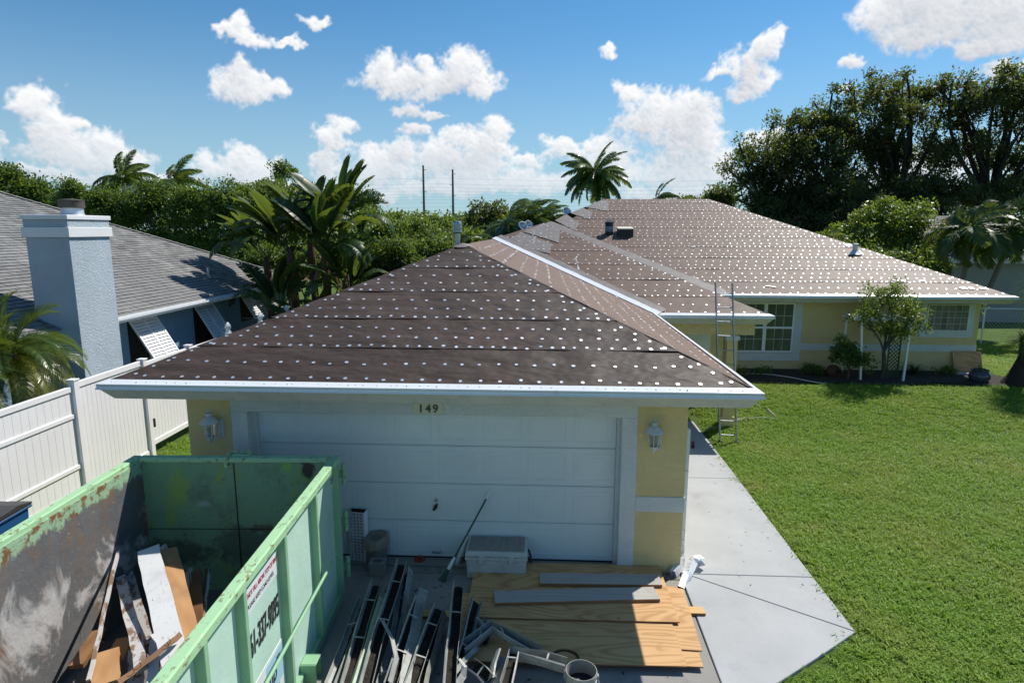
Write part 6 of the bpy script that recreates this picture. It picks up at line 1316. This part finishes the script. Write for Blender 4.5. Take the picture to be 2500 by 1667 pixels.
tl = thing('lattice_trellis', 'narrow dark green lattice trellis beside the arbor post', 'trellis', (13.72, 9.95, .25))
for i in range(9):
    for s_ in (-1, 1):
        z0 = .35+.11*i; obj('lath', MB().plank((13.58, 9.95+.006*s_, z0 if s_ > 0 else z0+.3), (13.86, 9.95+.006*s_, z0+.3 if s_ > 0 else z0), .02, .008, (0, 0, 1)), M['grn'], tl)
for x in (13.57, 13.87): obj('stile', MB().bb(x-.012, x+.012, 9.93, 9.97, .25, 1.6), M['grn'], tl)
# pot, leaning plywood, terracotta jar, block, hose, edging stones
M['navy'] = simple('glazed_navy', (.012, .016, .045), (.10, .11, .15), .2, 14, 30, .02); M['terra'] = simple('dark_terracotta', (.10, .055, .035), (.06, .035, .025), .85, 6, 40, .3); M['mulch'] = simple('bed_mulch', (.050, .040, .030), (.028, .022, .017), .98, 8, 40, 1.0, .05, dirt=(.14, .13, .11), dirt_amt=.3)
pt2 = thing('flower_pot', 'round dark blue glazed pot at the corner of the house', 'pot', (16.05, 9.85, .24)); obj('pot', MB().lathe([(.14, 0), (.2, .06), (.26, .18), (.25, .30), (.20, .36), (.22, .40), (.20, .41), (.18, .36), (.0, .33)], 24), M['navy'], pt2, True, world=False); o = link('plant_leaves', drooper('pot_plant', 50, .45, .02, 'leaf_mid'), pt2); o.location = (0, 0, .36)
lp = thing('leaning_plywood', 'reddish plywood offcut leaning at the corner of the yellow house', 'plywood', (16.45, 11.0, .24)); obj('panel', MB().plank((16.43, 10.86, .30), (16.43, 11.08, .93), .82, .014, (1, 0, 0)), M['ply'], lp)
kb = thing('concrete_block', 'pale concrete block lying under the leaning plywood', 'block', (16.25, 10.7, .24)); obj('block', MB().bb(-.3, .3, -.08, .08, 0, .12), M['walk'], kb, world=False, bevel=.01)
tj = thing('clay_jar', 'dark clay jar lying on its side by the yellow wall', 'jar', (12.3, 10.35, .42), rot=(math.pi/2, 0, .25)); obj('jar', MB().lathe([(.0, -.22), (.10, -.21), (.19, -.10), (.20, .02), (.15, .13), (.10, .17), (.13, .21), (.11, .215), (.08, .16), (.07, .0), (.0, -.1)], 24), M['terra'], tj, True, world=False)
bed = MB(); bpts = [(9.0, 9.35), (10.4, 9.3), (12.2, 9.45), (13.4, 9.25), (14.8, 9.6), (16.6, 9.3), (17.2, 10.2), (17.0, 11.2), (8.9, 11.2)]
bed.poly([(x, y, gz(x, y)+.03) for x, y in bpts]); tag(obj('planting_bed', bed, M['mulch']), 'dark mulched planting bed along the yellow wall', 'bed', kind='structure')
hs = thing('garden_hose', 'pale garden hose lying in the planting bed', 'hose', (10, 10.2, .3)); obj('tube', MB().tube([(x, y, gz(x, y)+.06) for x, y in ((9.2, 10.2), (9.8, 10.3), (10.5, 10.2), (10.9, 9.9), (11.3, 9.4), (11.6, 9.2))], .012, 6), M['wtrim'], hs, True)
wd_ = [('low weedy plant in the bed below the triple window', 10.3, 10.2), ('low weedy plant in the bed right of the triple window', 11.6, 10.3), ('low weedy plant at the end of the bed near the pot', 15.6, 10.6), ('small weed beside the clay jar', 11.9, 10.6), ('trailing weed under the left window', 9.5, 10.1)]
for l, x, y in wd_: tree(l, (x, y, gz(x, y)), [(x, y, gz(x, y)+.12, .35, .25, .14)], 12, 30, (.08, .16), .07, 'leaf_mid', 'weed', 'weed', tr=.012, nl=5)
zr_ = lambda x, y, z: atz(1450+x/4.704, 900+y/4.704, z)
ed = ['flat edging stone nearest the ladder', 'broken edging stone left of the ladder', 'edging stone right of the ladder', 'edging stone at the corner of the little bed', 'edging stone along the right side of the little bed', 'farthest edging stone of the little bed']
for l, (A, B) in zip(ed, (((1500, 665), (1735, 605)), ((1300, 700), (1460, 680)), ((1770, 615), (2000, 608)), ((2000, 612), (2110, 625)), ((2090, 610), (1990, 540)), ((1910, 525), (1830, 480)))):
    a, b = zr_(*A, -.05), zr_(*B, -.05); r = thing('edging_stone', l, 'stone', (a+b)/2, group='edging stones of the little bed'); a.z, b.z = gz(a.x, a.y)+.03, gz(b.x, b.y)+.03; obj('stone', MB().plank(a-Vector((0, 0, .02)), b-Vector((0, 0, .02)), .10, .05, (0, 1, 0)), M['drive'], r, bevel=.012)
# chain-link fence rail
clf = thing('chain_link_fence', 'low chain-link fence in front of the grey house', 'fence', (20, 15.5, 0)); obj('top_rail', MB().tube([(17.6, 16.0, 1.62), (27, 16.0, 1.62)], .025, 8), M['galv'], clf)
for i in range(5): obj('post', MB().tube([(18+2.2*i, 16.0, 0), (18+2.2*i, 16.0, 1.66)], .03, 8), M['galv'], clf)
wm_ = MB()
for i in range(70):
    for s_ in (-1, 1): x = 17.6+.13*i; wm_.tube([(x, 16+.004*s_, .1), (x+1.5*s_, 16+.004*s_, 1.6)], .0035, 3, False)
tag(obj('wire_mesh', wm_, M['galv'], clf), kind='stuff')

# ------------------------------------------------------------------ power poles and lines
M['conc'] = simple('concrete_pole', (.16, .15, .14), (.11, .105, .10), .9, 2, 10, .2)
wires = []
for l, px, pyt in (('left tall concrete power pole behind the trees', 1033, 404), ('right tall concrete power pole behind the trees', 1105, 414)):
    T = aty(px, pyt, 150); t = thing('power_pole', l, 'power pole', (T.x, 150, 0), group='power poles'); obj('shaft', MB().tube([(T.x, 150, 0), (T.x, 150, T.z)], [.36, .22], 8), M['conc'], t)
    for k in range(5):
        z = T.z-1.2-2.6*k; obj('insulator_arm', MB().tube([(T.x, 149.9, z), (T.x+(-.8 if k % 2 else .8), 149.9, z+.2)], .06, 6), M['conc'], t)
wy = [436, 449, 458, 466, 473, 481, 488, 496, 505, 515]
for i, y in enumerate(wy):
    Y = 152+3*(i % 4); a, m_, b = aty(-250, y-6+random.uniform(-1, 1), Y), aty(1070, y+random.uniform(-1, 1), Y), aty(2100, y-4+random.uniform(-2, 2), Y); P = []
    for (u, v) in ((a, m_), (m_, b)): P += [u.lerp(v, k/12)-Vector((0, 0, 1.0*math.sin(math.pi*k/12))) for k in range(12)]
    t = thing('power_line', ('highest thin power line crossing the sky behind the trees' if i == 0 else 'lowest thin power line crossing the sky behind the trees' if i == len(wy)-1 else ('second', 'third', 'fourth', 'fifth', 'sixth', 'seventh', 'eighth', 'ninth')[i-1]+' thin power line from the top, crossing behind the trees'), 'power line', P[0], group='overhead power lines'); obj('cable', MB().tube(P+[b], .012, 4), M['conc'], t)
# things on the roof
def on_main(px, py):
    d = ray(px, py); t = (pl_ma.O-CAM).dot(pl_ma.n)/d.dot(pl_ma.n); return CAM+d*t
c = on_main(1487, 572); rb = thing('roof_cement_pail', 'black roof cement pail with torn label standing on the roof', 'pail', c+Vector((0, 0, .03))); M['label'] = simple('pail_label', (.30, .34, .40), (.16, .18, .22), .5, 14, 40, .05)
obj('pail', MB().lathe([(.14, -.1), (.14, .0), (.15, .36), (.158, .365), (.158, .385), (.148, .39), (.14, .36), (.0, .35)], 20), M['black'], rb, True, world=False); obj('label_band', MB().lathe([(.1425, .06), (.1475, .24)], 20, caps=False), M['label'], rb, True, world=False)
obj('lid_flap', MB().box((.03, .05, .43), (.28, .22, .012), Matrix.Rotation(.35, 3, 'X')), M['black'], rb, world=False)
c = on_main(1527, 577); cbx = thing('shingle_bundle', 'paper-wrapped bundle lying on the roof beside the pail', 'bundle', c+Vector((0, .12, .0))); obj('wedge', MB().prism([(-.26, -.2, -.03), (-.26, .3, .16), (-.26, .3, .30), (-.26, -.2, .22)], (.52, 0, 0)), M['black'], cbx, world=False); obj('wrapped_top', MB().prism([(-.28, -.22, .225), (-.28, .32, .305), (-.28, .32, .335), (-.28, -.22, .27)], (.56, 0, 0)), M['cream'], cbx, world=False, bevel=.01)
def dish(label, px, py, Y, r):
    c = aty(px, py, Y); t = thing('satellite_dish', label, 'satellite dish', c, group='satellite dishes on the roof'); n = 20; b = MB(); b.lathe([(.0, .0), (r*.5, .03), (r*.85, .09), (r, .13)], n, caps=False); o = obj('reflector', b, M['galv'], t, True, world=False); o.rotation_euler = (1.0, .2, .4); o.modifiers.new('solid', 'SOLIDIFY').thickness = .01
    obj('mast', MB().tube([(0, .05, -.05), (0, .1, -.75)], .022, 8), M['galv'], t, True, world=False); obj('feed_arm', MB().tube([(0, -.05, -r*.8), (.02, -.42, -.05)], .012, 6), M['galv'], t, True, world=False)
dish('left small satellite dish behind the roof hip', 1273, 556, 12.2, .15); dish('second small satellite dish right of the first', 1287, 552, 12.6, .13); dish('satellite dish higher up by the main hip', 1381, 520, 17.5, .19)

# ------------------------------------------------------------------ lawn grass (uncountable): clumps scattered by geometry nodes
def grassmat():
    t = NT('grass_blade'); a = t.n('ShaderNodeAttribute'); a.attribute_name = 'rnd'; p = t.pos()
    col = t.mix(a.outputs['Fac'], (.14, .29, .03), (.34, .50, .075))
    col = t.mix(t.rng(t.noise(p, .55, 5, .62), .44, .66, 0, .75), col, (.36, .40, .09)); col = t.mix(t.rng(t.noise(p, 1.7, 6, .66), .56, .72, 0, .65), col, (.09, .19, .025))
    col = t.mix(t.rng(t.noise(p, 1.1, 7, .7), .62, .74, 0, .75), col, (.46, .38, .16))
    t.fin(col, .5, None, 0, .22); tr = t.n('ShaderNodeBsdfTranslucent'); t.L.new(t.mix(.5, col, (.42, .55, .05)), tr.inputs[0])
    mx = t.n('ShaderNodeMixShader'); mx.inputs[0].default_value = .42; t.L.new(t.b.outputs[0], mx.inputs[1]); t.L.new(tr.outputs[0], mx.inputs[2]); t.L.new(mx.outputs[0], t.out.inputs[0]); return t.m
M['grass'] = grassmat()
def clump_mesh(name, n, rad, hmin, hmax, w):
    V, F, Rn = [], [], []
    for i in range(n):
        a, r = random.uniform(0, 6.283), rad*math.sqrt(random.random()); p = Vector((r*math.cos(a), r*math.sin(a), -.01)); h = random.uniform(hmin, hmax); az_ = random.uniform(0, 6.283); le = random.uniform(.2, 1.1); d = Vector((math.cos(az_)*le, math.sin(az_)*le, 1)).normalized(); s_ = Vector((-math.sin(az_), math.cos(az_), 0))*w*.5; b = len(V); q_ = p+d*h*.6; e = q_+(d+Vector((math.cos(az_), math.sin(az_), -.5))*.8).normalized()*h*.5
        V += [p-s_, p+s_, q_+s_, q_-s_, e]; F += [(b, b+1, b+2, b+3), (b+3, b+2, b+4)]; rv = random.random(); Rn += [rv*.8]*3+[rv*.8]+[rv]
    me = bpy.data.meshes.new(name); me.from_pydata([tuple(v) for v in V], [], F); at_ = me.attributes.new('rnd', 'FLOAT', 'POINT'); at_.data.foreach_set('value', Rn); me.materials.append(M['grass']); return me
def lawn(name, label, rects, dens, cl, seed):
    b = MB(); st_ = .22
    for (x0, x1, y0, y1, fn) in rects:
        nx, ny = max(1, int((x1-x0)/st_)), max(1, int((y1-y0)/st_))
        for i in range(nx):
            for j in range(ny):
                xa, xb = x0+(x1-x0)*i/nx, x0+(x1-x0)*(i+1)/nx; yA, yB = y0+(y1-y0)*j/ny, y0+(y1-y0)*(j+1)/ny
                if fn and not fn((xa+xb)/2, (yA+yB)/2): continue
                b.poly([(x, y, gz(x, y)+.004) for x, y in ((xa, yA), (xb, yA), (xb, yB), (xa, yB))])
    o = obj(name, b, M['lawn']); tag(o, label, 'grass', kind='stuff')
    cm = bpy.data.objects.new('grass_tuft', cl); COL.objects.link(cm); cm.parent = o; cm.location = (x0, y0, gz(x0, y0)-.02); cm.hide_render = False; cm['kind'] = 'stuff'
    ng = bpy.data.node_groups.new(name+'_scatter', 'GeometryNodeTree'); ng.interface.new_socket('Geometry', in_out='INPUT', socket_type='NodeSocketGeometry'); ng.interface.new_socket('Geometry', in_out='OUTPUT', socket_type='NodeSocketGeometry')
    N = ng.nodes; L = ng.links; gi = N.new('NodeGroupInput'); go = N.new('NodeGroupOutput'); ds_ = N.new('GeometryNodeDistributePointsOnFaces'); ds_.inputs['Density'].default_value = dens; ds_.inputs['Seed'].default_value = seed
    ip = N.new('GeometryNodeInstanceOnPoints'); oi = N.new('GeometryNodeObjectInfo'); oi.inputs['Object'].default_value = cm; oi.inputs['As Instance'].default_value = True
    rv = N.new('FunctionNodeRandomValue'); rv.data_type = 'FLOAT_VECTOR'; rv.inputs[0].default_value = (-.12, -.12, 0); rv.inputs[1].default_value = (.12, .12, 6.283); rs_ = N.new('FunctionNodeRandomValue'); rs_.data_type = 'FLOAT'; rs_.inputs[2].default_value = .6; rs_.inputs[3].default_value = 1.5
    jn = N.new('GeometryNodeJoinGeometry'); L.new(gi.outputs[0], ds_.inputs[0]); L.new(ds_.outputs[0], ip.inputs['Points']); L.new(oi.outputs['Geometry'], ip.inputs['Instance']); L.new(rv.outputs[0], ip.inputs['Rotation']); L.new(rs_.outputs[1], ip.inputs['Scale']); L.new(gi.outputs[0], jn.inputs[0]); L.new(ip.outputs[0], jn.inputs[0]); L.new(jn.outputs[0], go.inputs[0])
    md = o.modifiers.new('scatter', 'NODES'); md.node_group = ng; return o
tuft = clump_mesh('grass_tuft', 46, .12, .038, .098, .0085)
def inlawn(x, y):
    if y < -.9:   # below the slanting end of the walkway
        return (x > 7.54 and y > -1.2) or y < -2.42+(x-5.68)*.725-.18
    return x > 7.53+.012*max(0, y)
def notbed(x, y): return inlawn(x, y) and not (y > 9.35 and x < 17.0)
lawn('lawn_grass', 'green Saint Augustine lawn right of the walkway'.replace('Saint Augustine ', 'coarse-bladed '), [(5.7, 19.5, -4.2, 10.6, notbed), (17.0, 22, 10.6, 16, None)], 105, tuft, 3)
lawn('side_grass', 'grass strip between the garage and the white fence', [(-3.9, -.95, .3, 9, None), (-5.6, -4.2, 9.0, 18, None), (-3.9, 1.5, 12.2, 17, None)], 45, tuft, 5)

# ------------------------------------------------------------------ litter: splinters, shingle crumbs, leaves
def litter(name, label, spots, n, mats, z, smin, smax, par=None):
    b = MB()
    for i in range(n):
        x0, x1, y0, y1 = random.choice(spots); x, y = random.uniform(x0, x1), random.uniform(y0, y1); s_ = random.uniform(smin, smax); a = random.uniform(0, 6.28); l, w = s_*random.uniform(.6, 2.2), s_*random.uniform(.25, .7); b.mi = random.randrange(len(mats)); R = Matrix.Rotation(a, 3, 'Z') @ Matrix.Rotation(random.uniform(-.25, .25), 3, 'X')
        b.add([Vector((x, y, z+s_*.12))+R @ Vector(q) for q in ((-l/2, -w/2, 0), (l/2, -w*.3, 0), (l*.4, w/2, .1*s_), (-l*.3, w*.4, .05*s_))], [(0, 1, 2, 3)])
    o = obj(name, b, [M[m] for m in mats]); tag(o, label, 'litter', kind='stuff')
litter('driveway_litter', 'splinters, crumbs and leaf bits scattered over the driveway', [(1.75, 5.6, -2.8, -.2), (1.75, 3.2, -2.6, -.3), (2.3, 5.6, -.15, -.03)], 520, ['oldwood', 'feltedge', 'sack', 'muck', 'greyboard'], -.046, .006, .035)
litter('walkway_litter', 'few dry leaves and grass clippings on the walkway', [(5.8, 7.4, -1.1, 5), (7.1, 7.43, -1.0, 5)], 90, ['oldwood', 'grass', 'muck'], -.043, .008, .028)
